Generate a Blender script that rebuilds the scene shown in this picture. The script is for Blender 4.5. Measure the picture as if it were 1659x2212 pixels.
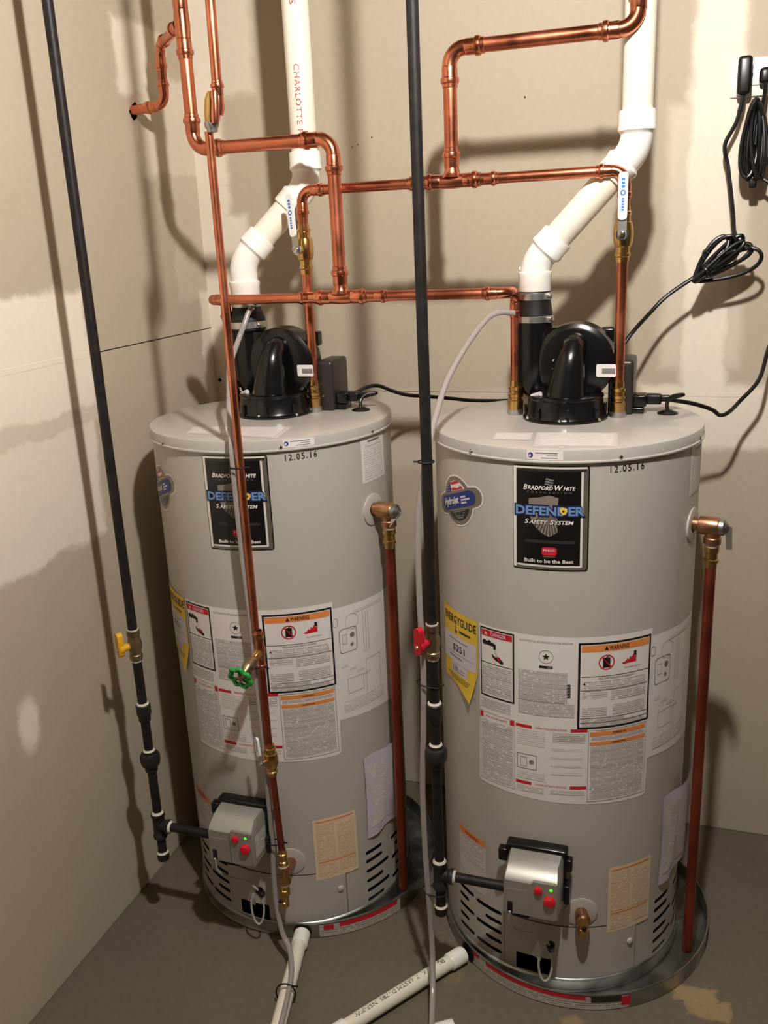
import bpy, bmesh, math, random
from mathutils import Vector, Matrix
from mathutils.geometry import delaunay_2d_cdt
random.seed(4)
PI = math.pi
scene = bpy.context.scene
for o in list(bpy.data.objects): bpy.data.objects.remove(o)
C = scene.collection

# ------------------------------------------------------------------ camera
F_PX, YAW, PITCH, ROLL = 1966.3, 0.3370, 0.2942, -0.0466
CAM = Vector((1.3317, -2.3683, 1.6445))
fw = Vector((-math.sin(YAW)*math.cos(PITCH), math.cos(YAW)*math.cos(PITCH), -math.sin(PITCH)))
r0 = Vector((math.cos(YAW), math.sin(YAW), 0)); u0 = r0.cross(fw)
rt = r0*math.cos(ROLL) + u0*math.sin(ROLL); up = u0*math.cos(ROLL) - r0*math.sin(ROLL)
cd = bpy.data.cameras.new('camera'); cam = bpy.data.objects.new('camera', cd); C.objects.link(cam)
cd.sensor_fit = 'VERTICAL'; cd.sensor_height = 24.0; cd.lens = F_PX/2212*24.0; cd.clip_start = 0.05
cam.matrix_world = Matrix(((rt.x, up.x, -fw.x, CAM.x), (rt.y, up.y, -fw.y, CAM.y), (rt.z, up.z, -fw.z, CAM.z), (0, 0, 0, 1)))
scene.camera = cam
# ------------------------------------------------------------------ world, exposure
LAMP = Vector((1.275, -1.56, 2.53)); LAMP_POWER = 2900.0
w = bpy.data.worlds.new('world'); scene.world = w; w.use_nodes = True
w.node_tree.nodes['Background'].inputs[0].default_value = (0.9, 0.78, 0.62, 1)
w.node_tree.nodes['Background'].inputs[1].default_value = 0.02
vs = scene.view_settings
vs.view_transform = 'Standard'; vs.look = 'None'; vs.gamma = 1.0; vs.use_curve_mapping = False
vs.exposure = 0.0

# ------------------------------------------------------------------ materials
def lin(c):
    return tuple(((x/255)/12.92 if x <= 10 else (((x/255)+0.055)/1.055)**2.4) for x in c) + (1.0,)
MATS = {}
def mat(name, rgb, rough=0.5, metal=0.0, spec=0.5, coat=0.0, emit=0.0, trans=0.0, bump=0.0, bscale=200, vary=0.0, vscale=8, alpha=1.0, rvary=0.0):
    m = bpy.data.materials.new(name); m.use_nodes = True; nt = m.node_tree; b = nt.nodes['Principled BSDF']
    col = lin(rgb)
    b.inputs['Base Color'].default_value = col; b.inputs['Roughness'].default_value = rough
    b.inputs['Metallic'].default_value = metal; b.inputs['Specular IOR Level'].default_value = spec
    b.inputs['Coat Weight'].default_value = coat; b.inputs['Transmission Weight'].default_value = trans
    b.inputs['Alpha'].default_value = alpha
    if emit:
        b.inputs['Emission Color'].default_value = col; b.inputs['Emission Strength'].default_value = emit
    if bump or vary or rvary:
        tc = nt.nodes.new('ShaderNodeNewGeometry')
    if vary or rvary:
        n = nt.nodes.new('ShaderNodeTexNoise'); n.inputs['Scale'].default_value = vscale; n.inputs['Detail'].default_value = 5
        nt.links.new(tc.outputs['Position'], n.inputs['Vector'])
        if vary:
            mx = nt.nodes.new('ShaderNodeMix'); mx.data_type = 'RGBA'
            mx.inputs[6].default_value = tuple(x*(1-vary) for x in col[:3])+(1,); mx.inputs[7].default_value = tuple(min(1, x*(1+vary)) for x in col[:3])+(1,)
            rp = nt.nodes.new('ShaderNodeMapRange'); rp.inputs[1].default_value = .3; rp.inputs[2].default_value = .7
            nt.links.new(n.outputs['Fac'], rp.inputs[0]); nt.links.new(rp.outputs[0], mx.inputs[0]); nt.links.new(mx.outputs[2], b.inputs['Base Color'])
        if rvary:
            rp = nt.nodes.new('ShaderNodeMapRange'); rp.inputs[1].default_value = .3; rp.inputs[2].default_value = .7
            rp.inputs[3].default_value = max(.05, rough-rvary); rp.inputs[4].default_value = rough+rvary
            nt.links.new(n.outputs['Fac'], rp.inputs[0]); nt.links.new(rp.outputs[0], b.inputs['Roughness'])
    if bump:
        n2 = nt.nodes.new('ShaderNodeTexNoise'); n2.inputs['Scale'].default_value = bscale; n2.inputs['Detail'].default_value = 4
        nt.links.new(tc.outputs['Position'], n2.inputs['Vector'])
        bp = nt.nodes.new('ShaderNodeBump'); bp.inputs['Strength'].default_value = bump; bp.inputs['Distance'].default_value = 0.002
        nt.links.new(n2.outputs['Fac'], bp.inputs['Height']); nt.links.new(bp.outputs[0], b.inputs['Normal'])
    MATS[name] = m
    return m

def node_kit(m):
    nt = m.node_tree
    def math_(op, a, b=None, c=None):
        n = nt.nodes.new('ShaderNodeMath'); n.operation = op
        for i, v in enumerate((a, b, c)):
            if v is None: continue
            if isinstance(v, (int, float)): n.inputs[i].default_value = v
            else: nt.links.new(v, n.inputs[i])
        return n.outputs[0]
    return nt, math_

def masked(name, base, patch, axes, shapes, rough=0.9, warp=0.03, soft=0.012, grain=0.06, bump=0.25, fscale=9):
    """surface of one stuff with patches of another (joint compound, paint): shapes = ('box',a0,a1,b0,b1,weight) / ('oval',a,b,ra,rb,weight) on two world axes"""
    m = bpy.data.materials.new(name); m.use_nodes = True; nt, M = node_kit(m); b = nt.nodes['Principled BSDF']
    g = nt.nodes.new('ShaderNodeNewGeometry'); s = nt.nodes.new('ShaderNodeSeparateXYZ'); nt.links.new(g.outputs['Position'], s.inputs[0])
    n = nt.nodes.new('ShaderNodeTexNoise'); n.inputs['Scale'].default_value = fscale; n.inputs['Detail'].default_value = 8; n.inputs['Roughness'].default_value = .62
    nt.links.new(g.outputs['Position'], n.inputs['Vector'])
    sc = nt.nodes.new('ShaderNodeSeparateColor'); nt.links.new(n.outputs['Color'], sc.inputs[0])
    P = []
    for i, ax in enumerate(axes):
        d = M('MULTIPLY', M('SUBTRACT', sc.outputs[i], .5), warp*2)
        P.append(M('ADD', s.outputs['XYZ'.index(ax)], d))
    tot = None
    for sh in shapes:
        if sh[0] == 'box':
            _, a0, a1, b0, b1, wt = sh
            da = M('SUBTRACT', M('ABSOLUTE', M('SUBTRACT', P[0], (a0+a1)/2)), (a1-a0)/2)
            db = M('SUBTRACT', M('ABSOLUTE', M('SUBTRACT', P[1], (b0+b1)/2)), (b1-b0)/2)
            d = M('MAXIMUM', da, db)
        else:
            _, a, bb, ra, rb, wt = sh
            e = M('SQRT', M('ADD', M('POWER', M('DIVIDE', M('SUBTRACT', P[0], a), ra), 2.0), M('POWER', M('DIVIDE', M('SUBTRACT', P[1], bb), rb), 2.0)))
            d = M('MULTIPLY', M('SUBTRACT', e, 1.0), min(ra, rb))
        mr = nt.nodes.new('ShaderNodeMapRange'); mr.interpolation_type = 'SMOOTHSTEP'
        mr.inputs[1].default_value = -soft; mr.inputs[2].default_value = soft; mr.inputs[3].default_value = wt; mr.inputs[4].default_value = 0
        nt.links.new(d, mr.inputs[0])
        tot = mr.outputs[0] if tot is None else M('MAXIMUM', tot, mr.outputs[0])
    n3 = nt.nodes.new('ShaderNodeTexNoise'); n3.inputs['Scale'].default_value = 60; n3.inputs['Detail'].default_value = 6
    nt.links.new(g.outputs['Position'], n3.inputs['Vector'])
    n4 = nt.nodes.new('ShaderNodeTexNoise'); n4.inputs['Scale'].default_value = 3; n4.inputs['Detail'].default_value = 4
    nt.links.new(g.outputs['Position'], n4.inputs['Vector'])
    mx = nt.nodes.new('ShaderNodeMix'); mx.data_type = 'RGBA'; mx.inputs[6].default_value = lin(base); mx.inputs[7].default_value = lin(patch)
    if tot is not None: nt.links.new(tot, mx.inputs[0])
    else: mx.inputs[0].default_value = 0
    k = M('ADD', M('MULTIPLY', n3.outputs['Fac'], grain*2), M('MULTIPLY', n4.outputs['Fac'], grain*2)); k = M('ADD', k, 1-grain*2)
    vm = nt.nodes.new('ShaderNodeVectorMath'); vm.operation = 'SCALE'; nt.links.new(mx.outputs[2], vm.inputs[0]); nt.links.new(k, vm.inputs['Scale'])
    nt.links.new(vm.outputs[0], b.inputs['Base Color']); b.inputs['Roughness'].default_value = rough; b.inputs['Specular IOR Level'].default_value = .25
    bp = nt.nodes.new('ShaderNodeBump'); bp.inputs['Strength'].default_value = bump; bp.inputs['Distance'].default_value = .002
    nt.links.new(n3.outputs['Fac'], bp.inputs['Height']); nt.links.new(bp.outputs[0], b.inputs['Normal'])
    MATS[name] = m
    return m

def microprint(name, paper, ink, row=0.0042, word=0.02, fill=0.55):
    """rows of small print (too small to read): grey words on paper, from the print's own UVs in metres"""
    m = bpy.data.materials.new(name); m.use_nodes = True; nt, M = node_kit(m); b = nt.nodes['Principled BSDF']
    uv = nt.nodes.new('ShaderNodeUVMap'); uv.uv_map = 'UVMap'; s = nt.nodes.new('ShaderNodeSeparateXYZ'); nt.links.new(uv.outputs[0], s.inputs[0])
    v = M('DIVIDE', s.outputs[1], row); rowi = M('FLOOR', v); fr = M('FRACT', v)
    line = M('LESS_THAN', fr, fill)
    cmb = nt.nodes.new('ShaderNodeCombineXYZ'); nt.links.new(M('DIVIDE', s.outputs[0], word*.6), cmb.inputs[0]); nt.links.new(M('MULTIPLY', rowi, 7.31), cmb.inputs[1])
    n = nt.nodes.new('ShaderNodeTexNoise'); n.inputs['Scale'].default_value = 1.0; n.inputs['Detail'].default_value = 3; nt.links.new(cmb.outputs[0], n.inputs['Vector'])
    words = M('GREATER_THAN', n.outputs['Fac'], .40)
    wn = nt.nodes.new('ShaderNodeTexWhiteNoise'); wn.noise_dimensions = '1D'; nt.links.new(rowi, wn.inputs['W'])
    fac = M('MULTIPLY', M('MULTIPLY', line, words), M('ADD', .55, M('MULTIPLY', wn.outputs['Value'], .35)))
    mx = nt.nodes.new('ShaderNodeMix'); mx.data_type = 'RGBA'; mx.inputs[6].default_value = lin(paper); mx.inputs[7].default_value = lin(ink)
    nt.links.new(fac, mx.inputs[0]); nt.links.new(mx.outputs[2], b.inputs['Base Color']); b.inputs['Roughness'].default_value = .45
    MATS[name] = m
    return m

DRY = (186, 172, 151); MUD = (236, 224, 205)
mat('bulb', (255, 252, 249), emit=1.0)
mat('white_plastic', (232, 228, 218), rough=.35)
mat('tank_grey', (182, 175, 165), rough=.42, spec=.5, coat=.25, bump=.03, bscale=400)
mat('tank_top', (182, 176, 168), rough=.33, spec=.5, coat=.3)
mat('copper', (214, 129, 97), rough=.30, metal=1.0, vary=.22, vscale=14, rvary=.09)
mat('copper_fit', (220, 138, 106), rough=.23, metal=1.0, vary=.12, vscale=20, rvary=.05)
mat('copper_dull', (164, 84, 66), rough=.40, metal=1.0, vary=.25, vscale=9, rvary=.1)
mat('brass', (214, 174, 108), rough=.21, metal=1.0, vary=.15, vscale=30)
mat('bronze', (190, 142, 108), rough=.36, metal=1.0, vary=.2, vscale=40)
mat('valve_grey', (158, 138, 110), rough=.42, metal=1.0, vary=.2, vscale=40)
mat('ring_grey', (188, 181, 171), rough=.4)
mat('black_iron', (30, 26, 24), rough=.5, spec=.3, metal=.0, vary=.45, vscale=35, bump=.15, bscale=160)
mat('iron_fit', (42, 38, 36), rough=.48, spec=.35, metal=.1, vary=.4, vscale=45, bump=.3, bscale=220)
mat('tape_white', (214, 208, 190), rough=.7, bump=.4, bscale=300)
mat('steel', (204, 203, 198), rough=.34, metal=1.0)
mat('cable_grey', (186, 183, 176), rough=.4)
mat('galv', (172, 172, 168), rough=.40, metal=1.0, vary=.25, vscale=18, rvary=.08)
mat('chrome', (215, 215, 212), rough=.16, metal=1.0)
mat('pvc', (236, 229, 210), rough=.32, vary=.03, vscale=6)
mat('pvc_fit', (244, 240, 230), rough=.28)
mat('black_plastic', (12, 11, 11), rough=.24, spec=.5)
mat('black_matte', (9, 8, 8), rough=.7)
mat('void', (2, 2, 2), rough=1.0, spec=0)
mat('brown_black', (42, 35, 34), rough=.4)
mat('rubber', (18, 17, 17), rough=.5)
mat('cord', (13, 11, 10), rough=.35)
mat('vinyl_white', (240, 238, 232), rough=.35)
mat('ink_blue', (58, 118, 190), rough=.5)
mat('green_paint', (42, 150, 62), rough=.3, coat=.3)
mat('red_plastic', (192, 26, 44), rough=.35)
mat('yellow_plastic', (224, 164, 30), rough=.38)
mat('silver_plastic', (176, 172, 164), rough=.33, metal=.55)
mat('red_button', (214, 20, 40), rough=.3, coat=.4)
mat('led_green', (70, 255, 40), emit=1.6)
mat('clear_tube', (196, 186, 180), rough=.18, trans=.45, spec=.5)
mat('paper', (222, 212, 206), rough=.55)
mat('paper_warm', (226, 200, 168), rough=.55)
mat('paper_lilac', (206, 196, 204), rough=.5)
mat('ink', (22, 20, 20), rough=.5)
mat('ink_grey', (120, 116, 112), rough=.5)
mat('ink_dim', (42, 38, 38), rough=.5)
mat('lab_red', (196, 30, 44), rough=.45)
mat('lab_orange', (226, 138, 70), rough=.45)
mat('lab_yellow', (226, 186, 52), rough=.45)
mat('lab_white', (226, 218, 212), rough=.42)
mat('lab_black', (16, 15, 16), rough=.3, coat=.3)
mat('foil', (150, 142, 130), rough=.3, metal=.7)
mat('foil_dark', (70, 64, 58), rough=.3, metal=.6)
mat('foil_white', (214, 208, 198), rough=.35)
mat('navy', (30, 48, 118), rough=.4)
mat('navy_dark', (24, 34, 66), rough=.4)
mat('defender_blue', (104, 138, 178), rough=.35)
mat('shield_grey', (128, 116, 106), rough=.4)
mat('gold', (232, 190, 70), rough=.35)
mat('sticker_clear', (208, 198, 194), rough=.35)
microprint('print_grey', (222, 214, 208), (134, 128, 124))
microprint('print_fine', (218, 210, 204), (128, 122, 118), row=.003, word=.014, fill=.6)
microprint('print_warm', (226, 202, 172), (196, 150, 118), row=.0045, word=.02, fill=.5)
microprint('print_pale', (222, 214, 208), (176, 168, 162), row=.005, word=.03, fill=.4)
microprint('print_pan', (196, 188, 176), (120, 112, 106), row=.006, word=.02, fill=.5)
masked('drywall_left', DRY, MUD, 'YZ', [
    ('box', -1.6, -.575, 1.292, 1.56, .95), ('box', -1.6, -.60, .99, 1.262, .8), ('box', -1.6, -.58, 1.255, 1.30, .45),
    ('box', -.055, .02, .9, 1.52, .8), ('box', -.16, .02, 1.50, 1.83, .25), ('box', -.27, .02, 1.82, 2.06, .55), ('box', -.33, -.10, 2.0, 2.16, .75),
    ('oval', -.958, .66, .032, .062, .95), ('box', -2.0, -1.0, 1.0, 1.5, .9)], warp=.035, soft=.012)
masked('drywall_back', DRY, MUD, 'XZ', [
    ('box', -.02, .095, 1.2, 2.6, .8), ('box', -.02, .20, 2.02, 2.6, .5), ('box', -.02, .145, 1.45, 1.72, .85),
    ('box', 1.29, 1.40, 1.16, 2.6, .95), ('box', 1.245, 1.43, 1.3, 1.9, .45), ('box', 1.2, 2.2, 1.10, 1.262, .85), ('box', .25, 1.25, 1.02, 1.233, .25)], warp=.03, soft=.015)
masked('drywall_plain', (170, 158, 138), MUD, 'XZ', [], warp=.03)
masked('concrete_floor', (104, 95, 81), (158, 134, 98), 'XY', [
    ('box', 1.355, 1.445, -.655, -.605, .8), ('box', 1.385, 1.47, -.69, -.64, .75), ('oval', 1.15, -.775, .022, .012, .55), ('oval', .86, -.70, .03, .05, .2)], rough=.72, warp=.03, soft=.006, grain=.16, bump=.5, fscale=14)
masked('ceiling_board', (112, 98, 80), (126, 112, 92), 'XY', [], warp=.03)
masked('concrete_wall', (84, 79, 73), (96, 90, 83), 'XZ', [], warp=.03, grain=.12)

# ------------------------------------------------------------------ mesh helpers
class MB:
    """collects geometry (with a material per face) and links it as ONE mesh object"""
    def __init__(s): s.v = []; s.f = []; s.m = []; s.uv = []; s.mats = []; s.smooth = []
    def mi(s, name):
        if name not in s.mats: s.mats.append(name)
        return s.mats.index(name)
    def add(s, verts, faces, m, uvs=None, smooth=True):
        o = len(s.v); s.v += [tuple(p) for p in verts]; i = s.mi(m)
        for f in faces:
            s.f.append([o+k for k in f]); s.m.append(i); s.smooth.append(smooth)
            s.uv.append([uvs[k] for k in f] if uvs else None)
        return s
    def build(s, name, parent=None, loc=None):
        me = bpy.data.meshes.new(name); me.from_pydata(s.v, [], s.f)
        for n in s.mats: me.materials.append(MATS[n])
        me.polygons.foreach_set('material_index', s.m); me.polygons.foreach_set('use_smooth', s.smooth)
        if any(u for u in s.uv):
            lay = me.uv_layers.new(name='UVMap'); k = 0
            for u, f in zip(s.uv, s.f):
                if u:
                    for q in u: lay.data[k].uv = q; k += 1
                else: k += len(f)
        me.update(); me.set_sharp_from_angle(angle=.62)
        o = bpy.data.objects.new(name, me); C.objects.link(o)
        if loc: o.location = loc
        if parent: o.parent = parent
        return o
    # ---- shapes
    def frame(s, d):
        d = Vector(d).normalized(); a = Vector((0, 0, 1)) if abs(d.z) < .9 else Vector((1, 0, 0))
        x = d.cross(a).normalized(); return d, x, d.cross(x).normalized()
    def lathe(s, o, d, prof, m, seg=24, cap=True, smooth=True):
        """profile [(h, r)] turned about the axis through o along d"""
        o = Vector(o); d, x, y = s.frame(d); V = []; Fc = []; n = len(prof)
        for h, r in prof:
            for k in range(seg):
                a = 2*PI*k/seg; V.append(o+d*h+(x*math.cos(a)+y*math.sin(a))*max(r, 1e-5))
        for i in range(n-1):
            for k in range(seg):
                k2 = (k+1) % seg; Fc.append((i*seg+k, (i+1)*seg+k, (i+1)*seg+k2, i*seg+k2))
        s.add(V, Fc, m, smooth=smooth)
        if cap:
            s.add([V[k] for k in range(seg)], [tuple(range(seg))], m, smooth=False)
            s.add([V[(n-1)*seg+k] for k in range(seg)], [tuple(reversed(range(seg)))], m, smooth=False)
        return s
    def cyl(s, a, b, r, m, seg=24, r2=None):
        a = Vector(a); b = Vector(b); return s.lathe(a, b-a, [(0, r), ((b-a).length, r if r2 is None else r2)], m, seg)
    def tube(s, pts, r, m, seg=14, cap=True, closed=False):
        P = [Vector(p) for p in pts]; n = len(P); V = []; Fc = []
        rr = r if isinstance(r, (list, tuple)) else [r]*n
        T = []
        for i in range(n):
            a = P[(i-1) % n] if (closed or i > 0) else P[i]; b = P[(i+1) % n] if (closed or i < n-1) else P[i]
            T.append((b-a).normalized())
        _, x, y = s.frame(T[0])
        for i in range(n):
            x = (x-T[i]*x.dot(T[i])).normalized(); y = T[i].cross(x)
            for k in range(seg):
                a = 2*PI*k/seg; V.append(P[i]+(x*math.cos(a)+y*math.sin(a))*rr[i])
        for i in range(n if closed else n-1):
            j = (i+1) % n
            for k in range(seg):
                k2 = (k+1) % seg; Fc.append((i*seg+k, i*seg+k2, j*seg+k2, j*seg+k))
        s.add(V, Fc, m)
        if cap and not closed:
            s.add(V[:seg], [tuple(reversed(range(seg)))], m, smooth=False); s.add(V[-seg:], [tuple(range(seg))], m, smooth=False)
        return s
    def box(s, c, size, m, bev=0.0, rot=None):
        bm = bmesh.new(); bmesh.ops.create_cube(bm, size=1.0)
        bmesh.ops.scale(bm, vec=Vector(size), verts=bm.verts)
        if bev: bmesh.ops.bevel(bm, geom=bm.edges[:], offset=bev, segments=3, affect='EDGES', profile=.5)
        if rot is not None: bmesh.ops.transform(bm, matrix=rot.to_4x4(), verts=bm.verts)
        bmesh.ops.translate(bm, vec=Vector(c), verts=bm.verts); bm.verts.index_update()
        s.add([v.co.copy() for v in bm.verts], [[v.index for v in f.verts] for f in bm.faces], m, smooth=bool(bev)); bm.free()
        return s
    def hull(s, loops, m, smooth=False):
        """stack of equal-length closed loops, capped"""
        n = len(loops[0]); V = [p for l in loops for p in l]; Fc = []
        for i in range(len(loops)-1):
            for k in range(n):
                k2 = (k+1) % n; Fc.append((i*n+k, i*n+k2, (i+1)*n+k2, (i+1)*n+k))
        Fc.append(tuple(reversed(range(n)))); Fc.append(tuple((len(loops)-1)*n+k for k in range(n)))
        return s.add(V, Fc, m, smooth=smooth)
    def sphere(s, c, r, m, seg=16):
        return s.lathe(Vector(c)-Vector((0, 0, r)), (0, 0, 1), [(r-r*math.cos(PI*i/10), r*math.sin(PI*i/10)) for i in range(11)], m, seg, cap=False)
    # ---- flat print on a surface: surf(u, v, off) -> point
    def sheet(s, poly, surf, off, m, holes=(), step=.012, smooth=True):
        vs = [Vector((p[0], p[1])) for p in poly]; ed = [(i, (i+1) % len(poly)) for i in range(len(poly))]
        def dens(pts):
            out = []
            for i in range(len(pts)):
                a = Vector(pts[i]); b = Vector(pts[(i+1) % len(pts)]); n = max(1, int((b-a).length/step))
                out += [a+(b-a)*k/n for k in range(n)]
            return out
        def inside(q, pg):
            c = False; j = len(pg)-1
            for i in range(len(pg)):
                if (pg[i][1] > q[1]) != (pg[j][1] > q[1]) and q[0] < (pg[j][0]-pg[i][0])*(q[1]-pg[i][1])/(pg[j][1]-pg[i][1])+pg[i][0]: c = not c
                j = i
            return c
        P = dens([(p[0], p[1]) for p in poly]); V = P[:]; Ed = [(i, (i+1) % len(P)) for i in range(len(P))]
        for h in holes:
            o = len(V); H = dens(h); V += H; Ed += [(o+i, o+(i+1) % len(H)) for i in range(len(H))]
        u0_, u1_ = min(p[0] for p in P), max(p[0] for p in P); v0_, v1_ = min(p[1] for p in P), max(p[1] for p in P)
        nu, nv = int((u1_-u0_)/step), int((v1_-v0_)/(step*1.6)); B_ = V[:]
        for i in range(1, nu):
            for j in range(1, max(nv, 1)):
                q = Vector((u0_+(u1_-u0_)*i/nu+1.3e-5*j, v0_+(v1_-v0_)*j/nv+1.7e-5*i))
                if inside(q, P) and min((q-e).length_squared for e in B_) > (step*.45)**2: V.append(q)
        r = delaunay_2d_cdt(V, Ed, [], 0, 1e-7)
        vv, ff = r[0], r[2]; keep = []
        for f in ff:
            p0, p1, p2 = vv[f[0]], vv[f[1]], vv[f[2]]; c = (p0+p1+p2)/3
            if abs((p1-p0).cross(p2-p0)) < .004*max((p1-p0).length_squared, (p2-p1).length_squared, (p0-p2).length_squared): continue
            if inside(c, P) and not any(inside(c, h) for h in holes): keep.append(tuple(f))
        s.add([surf(q[0], q[1], off) for q in vv], keep, m, uvs=[(q[0], q[1]) for q in vv], smooth=smooth)
        return s
    def rect(s, u0_, u1_, v0_, v1_, surf, off, m, step=.012, r=0):
        if r: return s.sheet(rrect(u0_, u1_, v0_, v1_, r), surf, off, m, step=step)
        n = max(1, int((u1_-u0_)/step)); V = []; U = []; Fc = []
        for i in range(n+1):
            u = u0_+(u1_-u0_)*i/n
            V += [surf(u, v0_, off), surf(u, v1_, off)]; U += [(u, v0_), (u, v1_)]
        for i in range(n): Fc.append((2*i, 2*i+2, 2*i+3, 2*i+1))
        return s.add(V, Fc, m, uvs=U)
    def outline(s, u0_, u1_, v0_, v1_, t, surf, off, m):
        s.rect(u0_, u1_, v0_, v0_+t, surf, off, m); s.rect(u0_, u1_, v1_-t, v1_, surf, off, m)
        s.rect(u0_, u0_+t, v0_, v1_, surf, off, m); s.rect(u1_-t, u1_, v0_, v1_, surf, off, m); return s
    def text(s, body, u, v, size, surf, off, m, align='CENTER', width=None, bold=.0, shear=0.0, rot=0.0, spacing=1.0):
        V, Fc = glyphs(body, bold, shear, spacing)
        if not V: return s
        x0 = min(p[0] for p in V); x1 = max(p[0] for p in V); k = size
        kx = (width/(x1-x0)) if width else k
        dx = {'CENTER': -(x0+x1)/2, 'LEFT': -x0, 'RIGHT': -x1}[align]
        ca, sa = math.cos(rot), math.sin(rot); out = []
        for p in V:
            a, b = (p[0]+dx)*kx, p[1]*k; out.append(surf(u+a*ca-b*sa, v+a*sa+b*ca, off))
        return s.add(out, Fc, m, smooth=False)

GLY = {}
def glyphs(body, bold, shear, spacing):
    key = (body, bold, shear, spacing)
    if key not in GLY:
        cu = bpy.data.curves.new('t', 'FONT'); cu.body = body; cu.size = 1.0; cu.resolution_u = 2; cu.offset = bold; cu.shear = shear; cu.space_character = spacing
        cu.fill_mode = 'FRONT'
        ob = bpy.data.objects.new('t', cu); me = bpy.data.meshes.new_from_object(ob)
        GLY[key] = ([(v.co.x/.7, v.co.y/.7) for v in me.vertices], [tuple(p.vertices) for p in me.polygons])   # cap height ~ 1
        bpy.data.meshes.remove(me); bpy.data.objects.remove(ob); bpy.data.curves.remove(cu)
    return GLY[key]

def rrect(a0, a1, b0, b1, r, n=5):
    pts = []
    for cx, cy, st in ((a1-r, b1-r, 0), (a0+r, b1-r, 1), (a0+r, b0+r, 2), (a1-r, b0+r, 3)):
        for k in range(n+1):
            a = st*PI/2+PI/2*k/n; pts.append((cx+r*math.cos(a), cy+r*math.sin(a)))
    return pts
def capsule(cx, cy, L, r, rot=0, n=8):
    pts = []
    for st, sx in ((-PI/2, 1), (PI/2, -1)):
        for k in range(n+1):
            a = st+PI*k/n; pts.append((sx*(L/2-r)+r*math.cos(a), r*math.sin(a)))
    c, s_ = math.cos(rot), math.sin(rot)
    return [(cx+x*c-y*s_, cy+x*s_+y*c) for x, y in pts]
def disc(cx, cy, ra, rb=None, n=28): return [(cx+ra*math.cos(2*PI*k/n), cy+(rb or ra)*math.sin(2*PI*k/n)) for k in range(n)]

def smooth_path(pts, n=8):
    """Catmull-Rom through points"""
    P = [Vector(p) for p in pts]; P = [P[0]*2-P[1]]+P+[P[-1]*2-P[-2]]; out = []
    for i in range(1, len(P)-2):
        a, b, c, d = P[i-1:i+3]
        for k in range(n):
            t = k/n; out.append(.5*((2*b)+(c-a)*t+(2*a-5*b+4*c-d)*t*t+(3*b-a-3*c+d)*t**3))
    return out+[P[-2]]
def arc_corner(c, d1, d2, R, n=8):
    """fillet at corner c between incoming direction d1 and outgoing d2; tangent length R*tan(theta/2)"""
    c = Vector(c); d1 = Vector(d1).normalized(); d2 = Vector(d2).normalized()
    th = d1.angle(d2); t = R*math.tan(th/2); a = c-d1*t; nrm = (d2-d1*d2.dot(d1)).normalized(); ctr = a+nrm*R
    return [ctr-nrm*R*math.cos(th*k/n)+d1*R*math.sin(th*k/n) for k in range(n+1)], t

def tag(o, label=None, cat=None, group=None, kind=None):
    if label: o['label'] = label
    if cat: o['category'] = cat
    if group: o['group'] = group
    if kind: o['kind'] = kind
    return o
def thing(name, label, cat, loc=(0, 0, 0), group=None):
    o = bpy.data.objects.new(name, None); o.empty_display_size = .05; C.objects.link(o); o.location = loc
    return tag(o, label, cat, group)

# ------------------------------------------------------------------ the room
XR, YF, ZC = 3.0, -3.8, 2.60
def panel(name, parent, c, size, m, label=None):
    o = MB().box(c, size, m).build(name, parent)
    if label: o['label'] = label
    return o
fl = tag(MB().box(((XR)/2, YF/2, -.05), (XR+.4, -YF+.4, .1), 'concrete_floor').build('floor'), 'bare grey concrete floor with a tan paint stain', kind='structure')
wl = tag(MB().box((-.05, YF/2, ZC/2), (.07, -YF, ZC), 'drywall_plain').build('wall_left'), 'left wall of unpainted drywall sheets', kind='structure')
panel('drywall_sheet', wl, (-.0065, YF/2, (1.4115)/2+.001), (.013, -YF, 1.4095), 'drywall_left')
panel('drywall_sheet', wl, (-.0065, YF/2, (1.4145+ZC)/2), (.013, -YF, ZC-1.4145), 'drywall_left')
wb = tag(MB().box((XR/2, .05, ZC/2), (XR, .07, ZC), 'drywall_plain').build('wall_back'), 'back wall of unpainted drywall sheets with a taped joint', kind='structure')
panel('drywall_sheet', wb, (XR/2, .0065, 1.2335/2+.001), (XR, .013, 1.2320), 'drywall_back')
panel('drywall_sheet', wb, (XR/2, .0065, (1.2350+ZC)/2), (XR, .013, ZC-1.2350), 'drywall_back')
for x, z, r in ((.909, 1.9476, .0028), (.4605, 1.867, .002), (.477, 1.8726, .002), (.516, 1.8864, .0022)):
    MB().lathe((x, .0005, z), (0, -1, 0), [(0, r), (.0008, r*.8)], 'black_matte', 10).build('screw_hole', wb)
tag(MB().box((XR+.05, YF/2, ZC/2), (.1, -YF, ZC), 'concrete_wall').build('wall_right'), 'plain grey concrete wall', kind='structure')
tag(MB().box((XR/2, YF-.05, ZC/2), (XR, .1, ZC), 'concrete_wall').build('wall_front'), 'plain grey concrete wall', kind='structure')
tag(MB().box((XR/2, YF/2, ZC+.05), (XR+.2, -YF+.2, .1), 'ceiling_board').build('ceiling'), 'plain board ceiling', kind='structure')
MB().lathe((.012, .0005, 1.262), (0, -1, 0), [(0, .0065), (.0008, .005)], 'void', 12).build('nail_hole', wb)
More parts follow.
